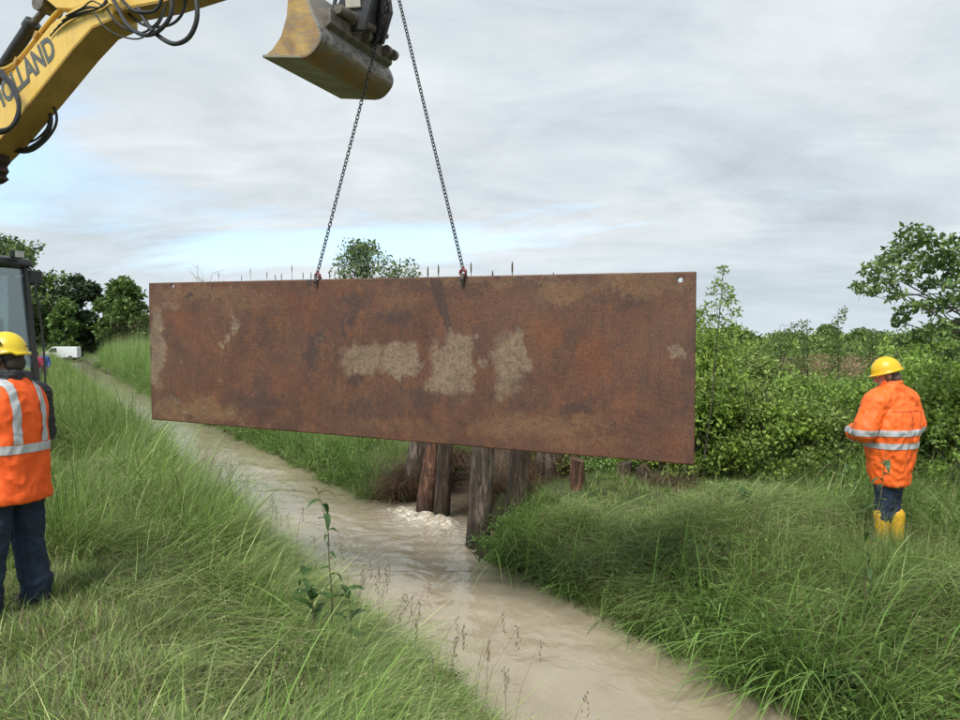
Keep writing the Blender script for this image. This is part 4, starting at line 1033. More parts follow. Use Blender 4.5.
    for hx, hy in ((172.5, 286.5), (679.5, 279.5)):
        d = np.hypot(X0 - hx, Y0 - hy); i0, j0 = np.unravel_index(np.argmin(d), d.shape); hc = Pl[idx[i0, j0]]
        dd_ = np.hypot(cen[:, 0] - hc[0], cen[:, 2] - hc[2]); kk = dd_ < 0.019; killed |= kk
        vs_ = np.unique(F[kk]); dv = np.hypot(Pl[vs_, 0] - hc[0], Pl[vs_, 2] - hc[2]); sel = vs_[dv > 0.008]
        for q in sel:
            v_ = Pl[q] - hc; l_ = math.hypot(v_[0], v_[2]); Pl[q, 0] = hc[0] + v_[0] / l_ * .021; Pl[q, 2] = hc[2] + v_[2] / l_ * .021
    F = F[~killed]
    th = .022; Pb = Pl + np.array([0, th, 0])
    e = np.concatenate([F[:, [0, 1]], F[:, [1, 2]], F[:, [2, 3]], F[:, [3, 0]]]); key = np.sort(e, 1); kk = key[:, 0].astype(np.int64) * N + key[:, 1]
    uq, inv_, cnt = np.unique(kk, return_inverse=True, return_counts=True); be = e[cnt[inv_] == 1]
    side = np.stack([be[:, 1], be[:, 0], be[:, 0] + N, be[:, 1] + N], 1)
    V = np.concatenate([Pl, Pb]); FF = np.concatenate([F, F[:, ::-1] + N, side])
    used = np.zeros(2 * N, bool); used[FF.ravel()] = True; remap = np.cumsum(used) - 1
    me = np_mesh('steel_plate', V[used], None, remap[FF])
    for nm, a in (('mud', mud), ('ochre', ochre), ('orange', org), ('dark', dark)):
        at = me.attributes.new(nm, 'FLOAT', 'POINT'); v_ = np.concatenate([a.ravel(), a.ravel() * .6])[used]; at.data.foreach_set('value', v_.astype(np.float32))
    bm = bmesh.new(); bm.from_mesh(me); bmesh.ops.recalc_face_normals(bm, faces=bm.faces); bm.to_mesh(me); bm.free()
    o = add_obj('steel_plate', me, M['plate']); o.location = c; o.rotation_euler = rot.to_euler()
    tag(o, 'large rusty brown steel plate with pale mud patches hanging from two chains', 'steel plate')
    return ux, nrm
PUX, PN = plate()

# ------------------------------------------------------------------ chains, shackles
APEX = at_y(392.5, -19, 6.75)
def link_mesh(pitch, r):
    m = MB(); P = []; a = pitch * .5; b = pitch * .33
    for k in range(14):
        th = 2 * math.pi * k / 14; x = math.cos(th); z = math.sin(th)
        P.append(Vector((b * x, 0, (a - b * .3) * z + (b * .3) * (1 if z > 0 else -1) * min(1, abs(z) * 3))))
    n = 6; V = []; F = []
    for i, p in enumerate(P):
        d = (P[(i + 1) % 14] - P[i - 1]).normalized(); y = Vector((0, 1, 0)); x = y.cross(d)
        for k in range(n):
            th = 2 * math.pi * k / n; V.append(p + (x * math.cos(th) + y * math.sin(th)) * r)
    for i in range(14):
        for k in range(n): F.append((i * n + k, i * n + (k + 1) % n, ((i + 1) % 14) * n + (k + 1) % n, ((i + 1) % 14) * n + k))
    m.add(V, F); me = m.mesh('link')
    for p in me.polygons: p.use_smooth = True
    me.materials.append(M['chain']); return me
LM = link_mesh(.044, .0048)
def chain(a, b, label):
    a, b = Vector(a), Vector(b); d = b - a; L = d.length; d.normalize()
    root = empty('lifting_chain', a); tag(root, label, 'chain', 'lifting chains')
    q = Vector((0, 0, -1)).rotation_difference(d); pitch = .0345; n = int(L / pitch)
    for i in range(n):
        o = bpy.data.objects.new('link', LM); COL.objects.link(o); o.parent = root
        o.location = d * pitch * (i + .5); o.rotation_mode = 'QUATERNION'
        from mathutils import Quaternion
        o.rotation_quaternion = q @ Quaternion((0, 0, 1), rad(45 + 90 * (i % 2) + R.uniform(-8, 8)))
    e = d * L
    # red grab hook at the plate
    m = MB(); P = []
    for k in range(15):
        th = rad(-60 + 300 * k / 14); P.append(e + Vector((PUX.x * math.cos(th), PUX.y * math.cos(th), math.sin(th))) * .028 + Vector((0, 0, -.035)))
    m.tube(P, [.008 + .007 * math.sin(math.pi * k / 14) for k in range(15)], 8); m.tube([e + Vector((0, 0, .02)), e + Vector((0, 0, -.012))], .014, 8)
    m.build('hook', M['shackle'], root, smooth=True)
    return root
h1 = at_y(317.5, 273, 7.08 - .02); h2 = at_y(463, 269, 6.43 - .02)
chain(APEX, h1, 'dark steel lifting chain passing in front of the bucket down to the left plate hook')
chain(APEX + Vector((.02, 0, 0)), h2, 'dark steel lifting chain right of the bucket going down to the right plate hook')
def shackle(px, py, Y, label):
    c = at_y(px, py, Y); r = empty('shackle', c); r.rotation_euler = (0, 0, math.atan2(PUX.y, PUX.x)); tag(r, label, 'shackle', 'shackles clamping the plate to the chains')
    m = MB(); m.box((0, -.022, 0), (.03, .012, .075)); m.box((0, .052, 0), (.03, .012, .075)); m.box((0, .015, .040), (.03, .086, .014)); m.build('clamp', M['greysteel'], r, .003)
    m = MB(); m.lathe([(.012, -.048), (.012, .070)], 10, (0, 0, -.012), (0, 1, 0)); m.build('pin', M['chain'], r)
    m = MB(); P = [(.022 * math.cos(rad(a)), .015, .058 + .022 * math.sin(rad(a))) for a in range(-30, 220, 25)]; m.tube(P, .007, 7); m.build('bow', M['shackle'], r, smooth=True)
shackle(317, 281, 7.06, 'small steel clamp with red shackle on the top edge of the plate, left one')
shackle(463, 279, 6.42, 'small steel clamp with red shackle on the top edge of the plate, right one')

# ------------------------------------------------------------------ excavator
DA = rad(-24.0); D = Vector((math.cos(DA), math.sin(DA), 0)); Lf = Vector((-math.sin(DA), math.cos(DA), 0))
BUC = Vector((-1.60, 7.08, 0))
EX = BUC - D * 7.4; EX.z = gz(EX.x, EX.y)
ex = empty('excavator', EX, DA)
tag(ex, 'yellow excavator with black cab at the left edge, bucket held over the ditch', 'excavator')
def pp(px, py, y0):      # pixel -> local (x, z) on the machine's vertical plane at lateral offset y0
    p = at_plane(px, py, EX + Lf * y0, Lf) - EX; return (p.dot(D), p.z)
# undercarriage
def track(side):
    y = side * 1.0; m = MB(); prof = []
    for k in range(9): a = rad(90 + 180 * k / 8); prof.append((-1.45 + .42 * math.cos(a), .43 + .42 * math.sin(a)))
    for k in range(9): a = rad(-90 + 180 * k / 8); prof.append((1.45 + .42 * math.cos(a), .43 + .42 * math.sin(a)))
    m.prism(prof, y - .25, y + .25); o = m.build('track', M['rubber'], ex, .02)
    g = MB(); n = 40; per = 2 * 2.9 + 2 * math.pi * .42
    for i in range(n):
        u = i / n * per
        if u < 2.9: c = (-1.45 + u, .43 + .43); a = 0
        elif u < 2.9 + math.pi * .42: th = (u - 2.9) / .42; c = (1.45 + .43 * math.sin(th), .43 + .43 * math.cos(th)); a = th
        elif u < 5.8 + math.pi * .42: c = (1.45 - (u - 2.9 - math.pi * .42), 0.0); a = math.pi
        else: th = (u - 5.8 - math.pi * .42) / .42; c = (-1.45 - .43 * math.sin(th), .43 - .43 * math.cos(th)); a = math.pi + th
        g.box((c[0], y, c[1]), (.07, .5, .04), Matrix.Rotation(a, 3, 'Y'))
    g.build('track_shoe', M['greysteel'], o)['kind'] = 'stuff'
    r = MB()
    for xx in (-1.45, -.8, -.25, .3, .85, 1.45): r.lathe([(.02, -.27), (.26 if abs(xx) > 1 else .14, -.265), (.26 if abs(xx) > 1 else .14, .265), (.02, .27)], 18, (xx, y, .43 if abs(xx) > 1 else .25), (0, 1, 0))
    ro = r.build('roller', M['black'], o); ro['kind'] = 'stuff'
track(-1); track(1)
MB().box((0, 0, .55), (2.2, 1.6, .35)).build('chassis', M['black'], ex, .03)
MB().lathe([(.55, .72), (.55, .86)], 28).build('slew_ring', M['black'], ex)
MB().prism([(-2.1, .9), (1.55, .9), (1.55, 1.02), (-2.1, 1.02)], -1.15, 1.15).build('platform', M['black'], ex, .02)
MB().prism([(-2.15, 1.02), (-.15, 1.02), (-.15, 1.75), (-.4, 1.95), (-1.9, 1.95), (-2.15, 1.7)], -1.12, 1.12).build('engine_cover', M['yellow'], ex, .05)
# cab on the machine's left (the far side)
CZ = 1.02; CT_ = at_plane(14, 268, EX + D * 1.15 + Lf * .9, D); ctz = CT_.z - EX.z
cab = empty('cab'); cab.parent = ex
fx0, fx1, ty0, ty1 = 1.66, 1.41, .30, 1.13       # front bottom x, front top x, y range
tz = 2.90
def cb(name, mb, mat, bv=.012, smooth=False): return mb.build(name, mat, cab, bv, smooth)
FB = lambda z: fx0 + (fx1 - fx0) * (z - CZ) / (tz - CZ)
m = MB()
for y in (ty0, ty1): m.beam((FB(CZ), y, CZ), (fx1, y, tz), .085, .07, (0, 1, 0))
cb('front_pillar', m, M['black'])['kind'] = 'stuff'
m = MB()
for y in (ty0, ty1): m.beam((-.12, y, CZ), (-.12, y, tz), .09, .07); m.beam((.55, y, CZ), (.5, y, tz), .055, .05)
cb('rear_pillar', m, M['black'])['kind'] = 'stuff'
rf = MB(); rf.prism([(-.22, tz - .02), (-.25, tz + .05), (-.1, tz + .12), (1.30, tz + .13), (1.51, tz + .08), (1.54, tz - .02)], ty0 - .06, ty1 + .06); cb('cab_roof', rf, M['black'], .03)
m = MB(); m.prism([(-.16, CZ), (1.68, CZ), (1.63, CZ + .35), (-.16, CZ + .5)], ty0 - .02, ty1 + .02); cb('cab_base', m, M['black'], .02)
m = MB(); m.prism([(FB(CZ + .4) - .012, CZ + .4), (FB(CZ + .4), CZ + .4), (fx1 + .0, tz - .03), (fx1 - .012, tz - .03)], ty0 + .04, ty1 - .04); cb('windscreen', m, M['glass'], 0)
m = MB(); m.prism([(.56, CZ + .5), (FB(CZ + .5) - .06, CZ + .42), (fx1 - .05, tz - .05), (.53, tz - .05)], ty0 + .0, ty0 + .012); cb('window', m, M['glass'], 0)
m = MB(); m.prism([(.56, CZ + .5), (FB(CZ + .5) - .06, CZ + .42), (fx1 - .05, tz - .05), (.53, tz - .05)], ty1 - .012, ty1 + .0); cb('window', m, M['glass'], 0)
m = MB(); m.prism([(-.08, CZ + .55), (.50, CZ + .5), (.47, tz - .05), (-.08, tz - .05)], ty0 + .0, ty0 + .012); cb('window', m, M['glass'], 0)
m = MB(); m.prism([(-.10, CZ + .3), (.04, CZ + .35), (0.0, CZ + 1.15), (-.1, CZ + 1.15)], .5, .95); m.prism([(-.1, CZ + .3), (.45, CZ + .3), (.45, CZ + .45), (-.1, CZ + .42)], .47, .98); cb('seat', m, M['seat'], .04)
m = MB(); m.box((fx1 - .02, ty0 + .18, tz - .10), (.16, .34, .10)); cb('sun_visor', m, M['black'], .02)
m = MB()
for dy in (.18, .62): m.box((fx1 + .16, ty0 + dy, tz + .13), (.10, .15, .11))
cb('work_lamp_housing', m, M['black'], .015)['kind'] = 'stuff'
m = MB()
for dy in (.18, .62): m.box((fx1 + .215, ty0 + dy, tz + .13), (.012, .13, .09))
cb('work_lamp_lens', m, M['lamp'], .004)['kind'] = 'stuff'
# guard rail and mirror outside the far front pillar
m = MB(); m.tube(catmull([(1.38, ty1 + .03, tz - .02), (1.44, ty1 + .08, tz - .06), (1.50, ty1 + .10, tz - .3), (1.62, ty1 + .11, CZ + .9), (1.68, ty1 + .10, CZ + .1), (1.62, ty1 + .04, CZ + .02)], 6), .014, 8); cb('grab_rail', m, M['black'], 0, True)
m = MB(); m.box((1.46, ty1 + .13, tz - .16), (.05, .20, .20)); cb('mirror', m, M['black'], .02)
m = MB(); m.tube([(1.36, ty1, tz - .08), (1.44, ty1 + .14, tz - .13)], .012, 6); cb('mirror_arm', m, M['black'], 0)
# boom
yb = .17
side_px = [(0, 89), (30, 50), (51, 24), (74, 8), (92, 0), (112, 3), (112, 18), (92, 27), (72, 49), (36, 94), (0, 138), (-30, 168), (-100, 200), (-110, 150), (-60, 140)]
prof = [pp(x, y, -yb) for x, y in side_px]
m = MB(); m.prism(prof, -yb, yb); boom = m.build('boom', M['yellow'], ex, .012)
# darker ochre underside plate, stands a hair proud
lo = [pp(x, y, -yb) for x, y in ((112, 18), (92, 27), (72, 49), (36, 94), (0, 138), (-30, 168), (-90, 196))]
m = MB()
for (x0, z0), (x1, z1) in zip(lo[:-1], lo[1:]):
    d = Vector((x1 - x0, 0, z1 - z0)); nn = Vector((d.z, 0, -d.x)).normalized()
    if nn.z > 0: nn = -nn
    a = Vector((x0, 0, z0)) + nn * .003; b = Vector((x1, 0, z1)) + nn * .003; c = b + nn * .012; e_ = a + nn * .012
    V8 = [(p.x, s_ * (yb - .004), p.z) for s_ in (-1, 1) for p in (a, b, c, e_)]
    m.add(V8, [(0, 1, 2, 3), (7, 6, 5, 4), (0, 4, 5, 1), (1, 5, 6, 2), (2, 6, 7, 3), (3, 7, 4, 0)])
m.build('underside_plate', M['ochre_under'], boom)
# lower boom down to its foot on the platform
kx, kz = pp(-84, 196, -yb)
m = MB(); m.prism([(.35, 1.1), (.75, 1.05), (kx + .28, kz - .25), (kx + .05, kz + .28), (kx - .35, kz + .10), (.2, 1.45)], -yb - .03, yb + .03); m.build('lower_boom', M['yellow'], ex, .015)
m = MB(); m.prism([pp(x, y, -.04) for x, y in ((-34, 150), (0, 154), (2, 160), (-2, 165), (0, 170), (-3, 174), (0, 178), (-6, 182), (-34, 190))], -.08, .08)
m.build('knee_bracket', simple('rust_brown_pin_steel', (.07, .04, .028), (.035, .022, .018), .7, .2), ex, .01)
# lettering along the boom side
def text_part(body, a, b, capH, y0, parent):
    cu = bpy.data.curves.new('lettering', 'FONT'); cu.body = body; cu.extrude = .0012; cu.offset = .036; cu.resolution_u = 3; cu.space_character = 1.0
    o = bpy.data.objects.new('lettering_src', cu); COL.objects.link(o)
    bpy.context.view_layer.update(); dg = bpy.context.evaluated_depsgraph_get(); me = bpy.data.meshes.new_from_object(o.evaluated_get(dg))
    COL.objects.unlink(o); bpy.data.objects.remove(o)
    co = np.array([v.co[:] for v in me.vertices]); mn = co.min(0); mxx = co.max(0)
    A = Vector((a[0], a[1])); B = Vector((b[0], b[1])); L_ = (B - A).length; ux = (B - A) / L_; uy = Vector((-ux.y, ux.x))
    u = (co[:, 0] - mn[0]) / (mxx[0] - mn[0]) * L_; v = (co[:, 1] - mn[1]) / (mxx[1] - mn[1]) * capH; 
    out_ = np.stack([A.x + ux.x * u + uy.x * v, y0 - co[:, 2], A.y + ux.y * u + uy.y * v], 1)
    me.vertices.foreach_set('co', out_.astype(np.float32).ravel()); me.update(); me.name = 'lettering'
    me.materials.clear(); return add_obj('lettering', me, M['letters'], parent)
la = pp(-2, 113.5, -yb); lb_ = pp(57.5, 55.5, -yb); lt = pp(14, 80, -yb); lq = pp(23.5, 89.5, -yb)
text_part('HOLLAND', la, lb_, math.hypot(lt[0] - lq[0], lt[1] - lq[1]) * 1.42, -yb - .0035, boom)
# arm cylinder above the boom
a = pp(-30, 118, 0); b = pp(31, 26, 0); c = pp(48, 6, 0)
m = MB(); m.tube([(a[0], 0, a[1]), (b[0], 0, b[1])], .075, 18); m.lathe([(.092, -.05), (.092, .06)], 18, (b[0], 0, b[1]), (c[0] - a[0], 0, c[1] - a[1])); cyl = m.build('arm_cylinder', M['black'], ex, .006, True)
m = MB(); m.tube([(b[0], 0, b[1]), (c[0], 0, c[1])], .04, 14); m.lathe([(.10, -.13), (.10, .13)], 16, (c[0], 0, c[1]), (0, 1, 0)); m.build('piston_rod', M['greysteel'], cyl, 0, True)
# stick (dipper arm)
ys = .15
st_px = [(44, -2), (56, 8), (72, 9), (88, 3), (104, 12), (160, 1), (215, -17), (285, -42)]
lowp = [pp(x, y, -ys) for x, y in st_px]
upp = [(lowp[-1][0], lowp[-1][1] + .30), (lowp[5][0], lowp[5][1] + .42), (lowp[3][0], lowp[3][1] + .55), (lowp[0][0], lowp[0][1] + .45), (lowp[0][0] - .1, lowp[0][1] + .12)]
m = MB(); m.prism(lowp + upp, -ys, ys); stick = m.build('stick', M['yellow'], ex, .012)
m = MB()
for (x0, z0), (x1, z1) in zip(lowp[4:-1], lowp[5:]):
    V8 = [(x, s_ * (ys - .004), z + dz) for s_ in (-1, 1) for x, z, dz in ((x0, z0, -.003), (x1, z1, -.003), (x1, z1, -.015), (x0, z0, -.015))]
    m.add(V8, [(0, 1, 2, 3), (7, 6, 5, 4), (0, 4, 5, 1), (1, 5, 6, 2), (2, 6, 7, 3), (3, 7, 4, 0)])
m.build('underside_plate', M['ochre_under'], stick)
tipx, tipz = pp(372, -62, 0)
m = MB(); m.prism([(lowp[-1][0], lowp[-1][1]), (tipx + .1, tipz - .02), (tipx + .15, tipz + .16), (lowp[-1][0], lowp[-1][1] + .30)], -.12, .12); m.build('stick_nose', M['yellow'], stick, .02)
# hoses
def hose(pxs, y0, r, mat='rubber', nm='hose', par=None, k=7):
    P = []
    for q in pxs:
        yy = q[2] if len(q) > 2 else y0; x_, z_ = pp(q[0], q[1], yy); P.append((x_, yy, z_))
    m = MB(); m.tube(catmull(P, k), r, 8); return m.build(nm, M[mat], par or ex, 0, True)
hose([(-4, 70), (8, 82), (16, 95), (19, 108), (15, 122), (6, 131), (-6, 134)], -.30, .026)
hose([(1, 70), (12, 84), (19, 100), (18, 118), (9, 128), (-6, 131)], -.36, .020)
hose([(40, 98), (54, 108), (56, 124), (45, 141), (28, 152), (6, 150)], .1, .016)
hose([(38, 104), (50, 114), (49, 130), (38, 143), (22, 150), (4, 146)], .12, .024)
hose([(48, 110), (48, 126), (38, 138), (26, 143), (14, 140)], .16, .013)
hose([(108, -10), (118, 8), (127, 24), (138, 33), (150, 35), (162, 28), (171, 14), (172, -8)], -.26, .022)
hose([(112, -12), (130, 8), (142, 12), (156, 10), (163, -4)], -.24, .018)
hose([(126, 12), (142, 24), (156, 27), (172, 24), (182, 14), (186, 0)], -.05, .015)
hose([(138, 8), (150, 28), (166, 41), (178, 43.5), (190, 36), (197, 18), (196, -6)], -.22, .024)
hose([(94, 12), (104, 26), (118, 35), (136, 39), (148, 34), (160, 22), (166, 4)], -.28, .009)
hose([(106, 8), (120, 25), (140, 33), (156, 24), (165, 8)], -.2, .012)
for i in range(5):   # lines at the joint
    hose([(50 + 4 * i, 36 - 5 * i), (62 + 5 * i, 24 - 4 * i), (80 + 3 * i, 13 - 3 * i + (i % 2) * 4), (97 + 2 * i, 9 - i), (108, 2 - 4 * i)], -.19 - .014 * i, .0085 + .002 * (i % 2))
for i, off in enumerate((0, 5, 9)):   # rigid yellow pipes on the boom
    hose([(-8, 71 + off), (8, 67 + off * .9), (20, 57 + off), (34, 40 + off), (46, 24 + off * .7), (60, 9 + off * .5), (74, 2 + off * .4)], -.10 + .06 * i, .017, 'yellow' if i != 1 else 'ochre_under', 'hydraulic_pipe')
m = MB()
for (x, y) in ((18, 62), (38, 36)):
    a_ = pp(x, y, -.12); m.box((a_[0], -.04, a_[1]), (.09, .24, .05), Matrix.Rotation(rad(-50), 3, 'Y'))
m.build('pipe_clamp', M['ochre_under'], ex)['kind'] = 'stuff'
# bucket: profile read on the near side plate, 1.2 m wide
Wb = .60
bp = [(262.5, 57.5), (272, 49.5), (281, 36), (286.5, 16), (288, -4), (288, -14), (303, -16), (309, 0), (314, 14), (319.5, 26), (321.5, 34), (320, 42), (314, 51), (308, 56), (301, 58)]
BP = [pp(x, y, -Wb) for x, y in bp]
bk = empty('bucket'); bk.parent = ex
m = MB(); m.prism(BP, -Wb, -Wb + .022); m.build('side_plate', M['bucket_side'], bk, .004)
m = MB(); m.prism(BP, Wb - .022, Wb); m.build('side_plate', M['bucket_side'], bk, .004)
def strip(pts, th, y0, y1):
    m = MB(); V = []; n = len(pts); cen = Vector((sum(p[0] for p in BP) / len(BP), sum(p[1] for p in BP) / len(BP)))
    inn = []
    for i, p in enumerate(pts):
        p = Vector(p); t_ = Vector(pts[min(i + 1, n - 1)]) - Vector(pts[max(i - 1, 0)]); nn = Vector((-t_.y, t_.x)).normalized()
        if nn.dot(cen - p) < 0: nn = -nn
        inn.append(p + nn * th)
    for y in (y0, y1):
        V += [(p[0], y, p[1]) for p in pts] + [(p.x, y, p.y) for p in inn]
    F = []
    for i in range(n - 1):
        F += [(i, i + 1, 2 * n + i + 1, 2 * n + i), (n + i, 3 * n + i, 3 * n + i + 1, n + i + 1), (i, n + i, n + i + 1, i + 1), (2 * n + i, 2 * n + i + 1, 3 * n + i + 1, 3 * n + i)]
    F += [(0, 2 * n, 3 * n, n), (n - 1, 2 * n - 1, 4 * n - 1, 3 * n - 1)]
    return m.add(V, F)
sh = [BP[i] for i in range(6, 15)]
shc = [(v.x, v.z) for v in catmull([(p[0], 0, p[1]) for p in sh], 4)]
strip(shc, .02, -Wb - .004, Wb + .004).build('shell', M['bucket_shell'], bk, 0, True)
strip([BP[14], BP[0]], .024, -Wb - .006, Wb + .006).build('cutting_edge', M['bucket_edge'], bk, .003)
strip([BP[6], BP[5]], .02, -Wb, Wb).build('top_lip', M['bucket_shell'], bk, .003)
# hitch, tilt cylinder and linkage above the bucket
def lp(px, py, y0): x_, z_ = pp(px, py, y0); return Vector((x_, y0, z_))
hk = empty('quick_hitch'); hk.parent = ex
bx_, bz_ = BP[8]
rail = [(bx_ - .02, bz_ + .12), (bx_ + .16, bz_ + .0), (bx_ + .17, bz_ - .14), (bx_ + .02, bz_ - .05)]
m = MB(); m.prism([(bx_ - .05, bz_ + .10), (bx_ + .10, bz_ + .08), (bx_ + .10, bz_ - .05), (bx_ + .01, bz_ - .10)], -.50, .55); m.build('mounting_rail', M['greysteel'], hk, .01)
m = MB(); m.tube([(bx_ + .12, -.42, bz_ + .10), (bx_ + .15, .10, bz_ + .12)], .045, 12); m.tube([(bx_ + .15, .10, bz_ + .12), (bx_ + .16, .34, bz_ + .14)], .026, 10); m.lathe([(.06, -.03), (.06, .03)], 12, (bx_ + .12, -.18, bz_ + .10), (0, 1, 0)); m.build('tilt_cylinder', M['greysteel'], hk, 0, True)
m = MB()
for yy in (-.14, .02, .16, .38, .5):
    m.lathe([(.05, -.025), (.05, .025)], 10, (bx_ + .14, yy, bz_ + .02), (0, 1, 0))
m.build('pin', M['greysteel'], hk, 0, True)['kind'] = 'stuff'
m = MB()
for yy in (-.17, .15): m.prism([(bx_ - .08, bz_ + .02), (bx_ + .24, bz_ - .02), (bx_ + .34, bz_ + .26), (bx_ + .30, bz_ + .55), (bx_ + .05, bz_ + .62), (bx_ - .02, bz_ + .25)], yy - .02, yy + .02)
m.build('hitch_plate', M['black'], hk, .012)['kind'] = 'stuff'
m = MB(); m.prism([(bx_ + .0, bz_ + .14), (bx_ + .18, bz_ + .10), (bx_ + .24, bz_ + .5), (bx_ + .05, bz_ + .56)], -.12, .10); m.build('hitch_block', M['black'], hk, .02)
m = MB(); m.prism([(bx_ + .06, bz_ + .20), (bx_ + .22, bz_ + .18), (bx_ + .20, bz_ + .50), (bx_ + .04, bz_ + .50)], -.215, -.19); m.build('cover_plate', simple('pale_grease_plate', (.42, .40, .32), (.3, .28, .22), .6), hk, .008)
m = MB()
for yy in (-.12, -.04, .05): m.tube(catmull([(bx_ - .02, yy, bz_ + .5), (bx_ - .10, yy - .04, bz_ + .28), (bx_ - .02, yy - .05, bz_ + .14), (bx_ + .08, yy, bz_ + .12)], 5), .018, 7)
m.build('hose', M['rubber'], hk, 0, True)['kind'] = 'stuff'
# link arms from the stick nose down to the hitch
m = MB()
for yy in (-.10, .10):
    m.beam((bx_ + .15, yy, bz_ + .40), (tipx + .02, yy, tipz + .05), .12, .04, (0, 1, 0))
m.build('link_arm', M['black'], ex, .01)['kind'] = 'stuff'
a_ = pp(230, -60, 0)
m = MB(); m.tube([(a_[0], 0, a_[1] + .3), (tipx - .25, 0, tipz + .35)], .06, 12); m.tube([(tipx - .25, 0, tipz + .35), (bx_ + .02, 0, bz_ + .55)], .035, 10); m.build('bucket_cylinder', M['black'], ex, 0, True)
ap = APEX - EX; apx, apz = ap.dot(D), ap.z; apy = ap.dot(Lf)
m = MB(); m.tube(catmull([(apx, apy, apz - .01), (apx - .035, apy, apz + .02), (apx - .02, apy, apz + .07), (bx_ + .28, 0, bz_ + .42)], 5), .018, 8); m.build('lifting_eye', M['greysteel'], ex, 0, True)

# ------------------------------------------------------------------ timber posts
def post(bx, by, tx, ty, wpx, mat, label, zb=WZ, Yover=None, top=None):
    b = at_z(bx, by, zb) if Yover is None else at_y(bx, by, Yover)
    t_ = at_y(tx, ty, b.y); r = wpx / FPX * b.y / 2
    d = (t_ - b).normalized(); L_ = ((top - b.z) / d.z) if top is not None else (t_ - b).length
    start = b - d * .5; tot = L_ + .5; n = 20; k = 26; V = []; F = []; seed = R.uniform(0, 100)
    x = d.orthogonal().normalized(); y = d.cross(x)
    for i in range(k + 1):
        u = i / k; rr = r * (1.06 - .14 * u)
        for j in range(n):
            a = 2 * math.pi * j / n; q = Vector((math.cos(a) * 1.6, math.sin(a) * 1.6, u * tot * .55 + seed))
            e = 1 + .16 * mnoise.noise(q) + .10 * mnoise.noise(Vector((math.cos(a) * 5, math.sin(a) * 5, u * 1.2 + seed)))
            cut = (0.03 * math.sin(a + seed) if i == k else 0)
            V.append((x * math.cos(a) + y * math.sin(a)) * rr * e + d * (u * tot + cut))
    for i in range(k):
        for j in range(n): F.append((i * n + j, i * n + (j + 1) % n, (i + 1) * n + (j + 1) % n, (i + 1) * n + j))
    V.append(d * (tot - .01)); c = len(V) - 1
    for j in range(n): F.append((k * n + j, k * n + (j + 1) % n, c))
    m = MB(); m.add(V, F); o = m.build('timber_post', M[mat], None, 0, True); o.location = start
    tag(o, label, 'post', 'timber posts at the mouth of the side channel'); return o
post(409, 500, 420, 436, 20, 'wood_grey', 'upright timber post with pale bark, leftmost of the row in the water', top=.30)
post(425, 513, 435.5, 436, 18, 'wood_red', 'leaning reddish timber post, second from the left', top=.34)
post(441, 519, 446, 436, 16, 'wood_dark', 'dark timber post beside the foam, third from the left', top=.26)
post(477, 546, 484, 440, 24, 'wood_grey', 'thick weathered grey post standing in the water right of the foam', top=.38)
post(513, 545, 521, 440, 23, 'wood_dark', 'split dark timber post to the right of the thick grey one', top=.30)
post(546, 520, 549, 445, 27, 'wood_grey', 'broad dark timber post behind the split one, deepest in the bank', top=.22, Yover=10.8)
post(577, 500, 577, 459, 16, 'wood_red', 'short sawn reddish post on the bank below the plate', Yover=9.9)
post(622, 496, 624, 463, 18, 'wood_dark', 'short dark stump nearest the right end of the plate', Yover=10.3)
post(643, 496, 641, 466, 14, 'wood_dark', 'narrow dark stump beside the dark one under the plate', Yover=10.45)
# root beside the thick post, and a pile of broken stalks by the stumps
m = MB(); P = [at_y(x, y, 9.6) for x, y in ((466, 547), (470, 530), (473, 505), (476, 480), (475, 452))]; m.tube(catmull(P, 5), [.02] * 21, 7); o = m.build('broken_branch', M['wood_dark'], None, 0, True)
tag(o, 'thin dark branch leaning on the left side of the thick grey post', 'branch')
n = 26; x = []; y = []
for _ in range(n):
    q = at_y(R.uniform(640, 688), 488, R.uniform(9.7, 10.5)); x.append(q.x); y.append(q.y)
def rubble():
    V = None; parts = []
    for _ in range(900):
        pass
    rg = NR; c = at_y(668, 482, 10.0); a, tp, az = blades(420, (.15, .5), (.006, .014), (1.0, .4), (.1, .9), 3, .36, [(0.20, 0.14, 0.085), (0.12, 0.08, 0.05), (0.27, 0.20, 0.13)], 5)
    a[0][:, 2] += np.repeat(rg.rand(420) * .22, 11); V, F3, F4, C = merge([a]); o = add_obj('dead_stalk_pile', np_mesh('dead_stalk_pile', V, F3, F4, tint=C), M['grass']); o.location = (c.x, c.y, gz(c.x, c.y))
    tag(o, 'brown heap of broken stalks under the right end of the plate', 'brush pile', kind='stuff')
rubble()

# ------------------------------------------------------------------ individual weeds with leaves as parts
def leaf_mesh(L_, W_, curl, name='leaf'):
    m = MB(); n = 7; V = []; F = []
    for i in range(n + 1):
        u = i / n; wv = W_ * math.sin(math.pi * min(1, u * .93 + .05)) ** .8 * (1 - .25 * u); ang = curl * u
        x = L_ * (math.sin(ang) / curl if abs(curl) > .05 else u); z = -L_ * (1 - math.cos(ang)) / curl if abs(curl) > .05 else 0
        wave = .08 * W_ * math.sin(u * 14)
        V += [(x, -wv / 2, z + wv * .22 + wave), (x, 0, z), (x, wv / 2, z + wv * .22 - wave)]
    for i in range(n):
        b = i * 3; F += [(b, b + 3, b + 4, b + 1), (b + 1, b + 4, b + 5, b + 2)]
    me = bpy.data.meshes.new(name); me.from_pydata(V, [], F); me.update()
    for p in me.polygons: p.use_smooth = True
    me.materials.append(M['weedleaf']); return me
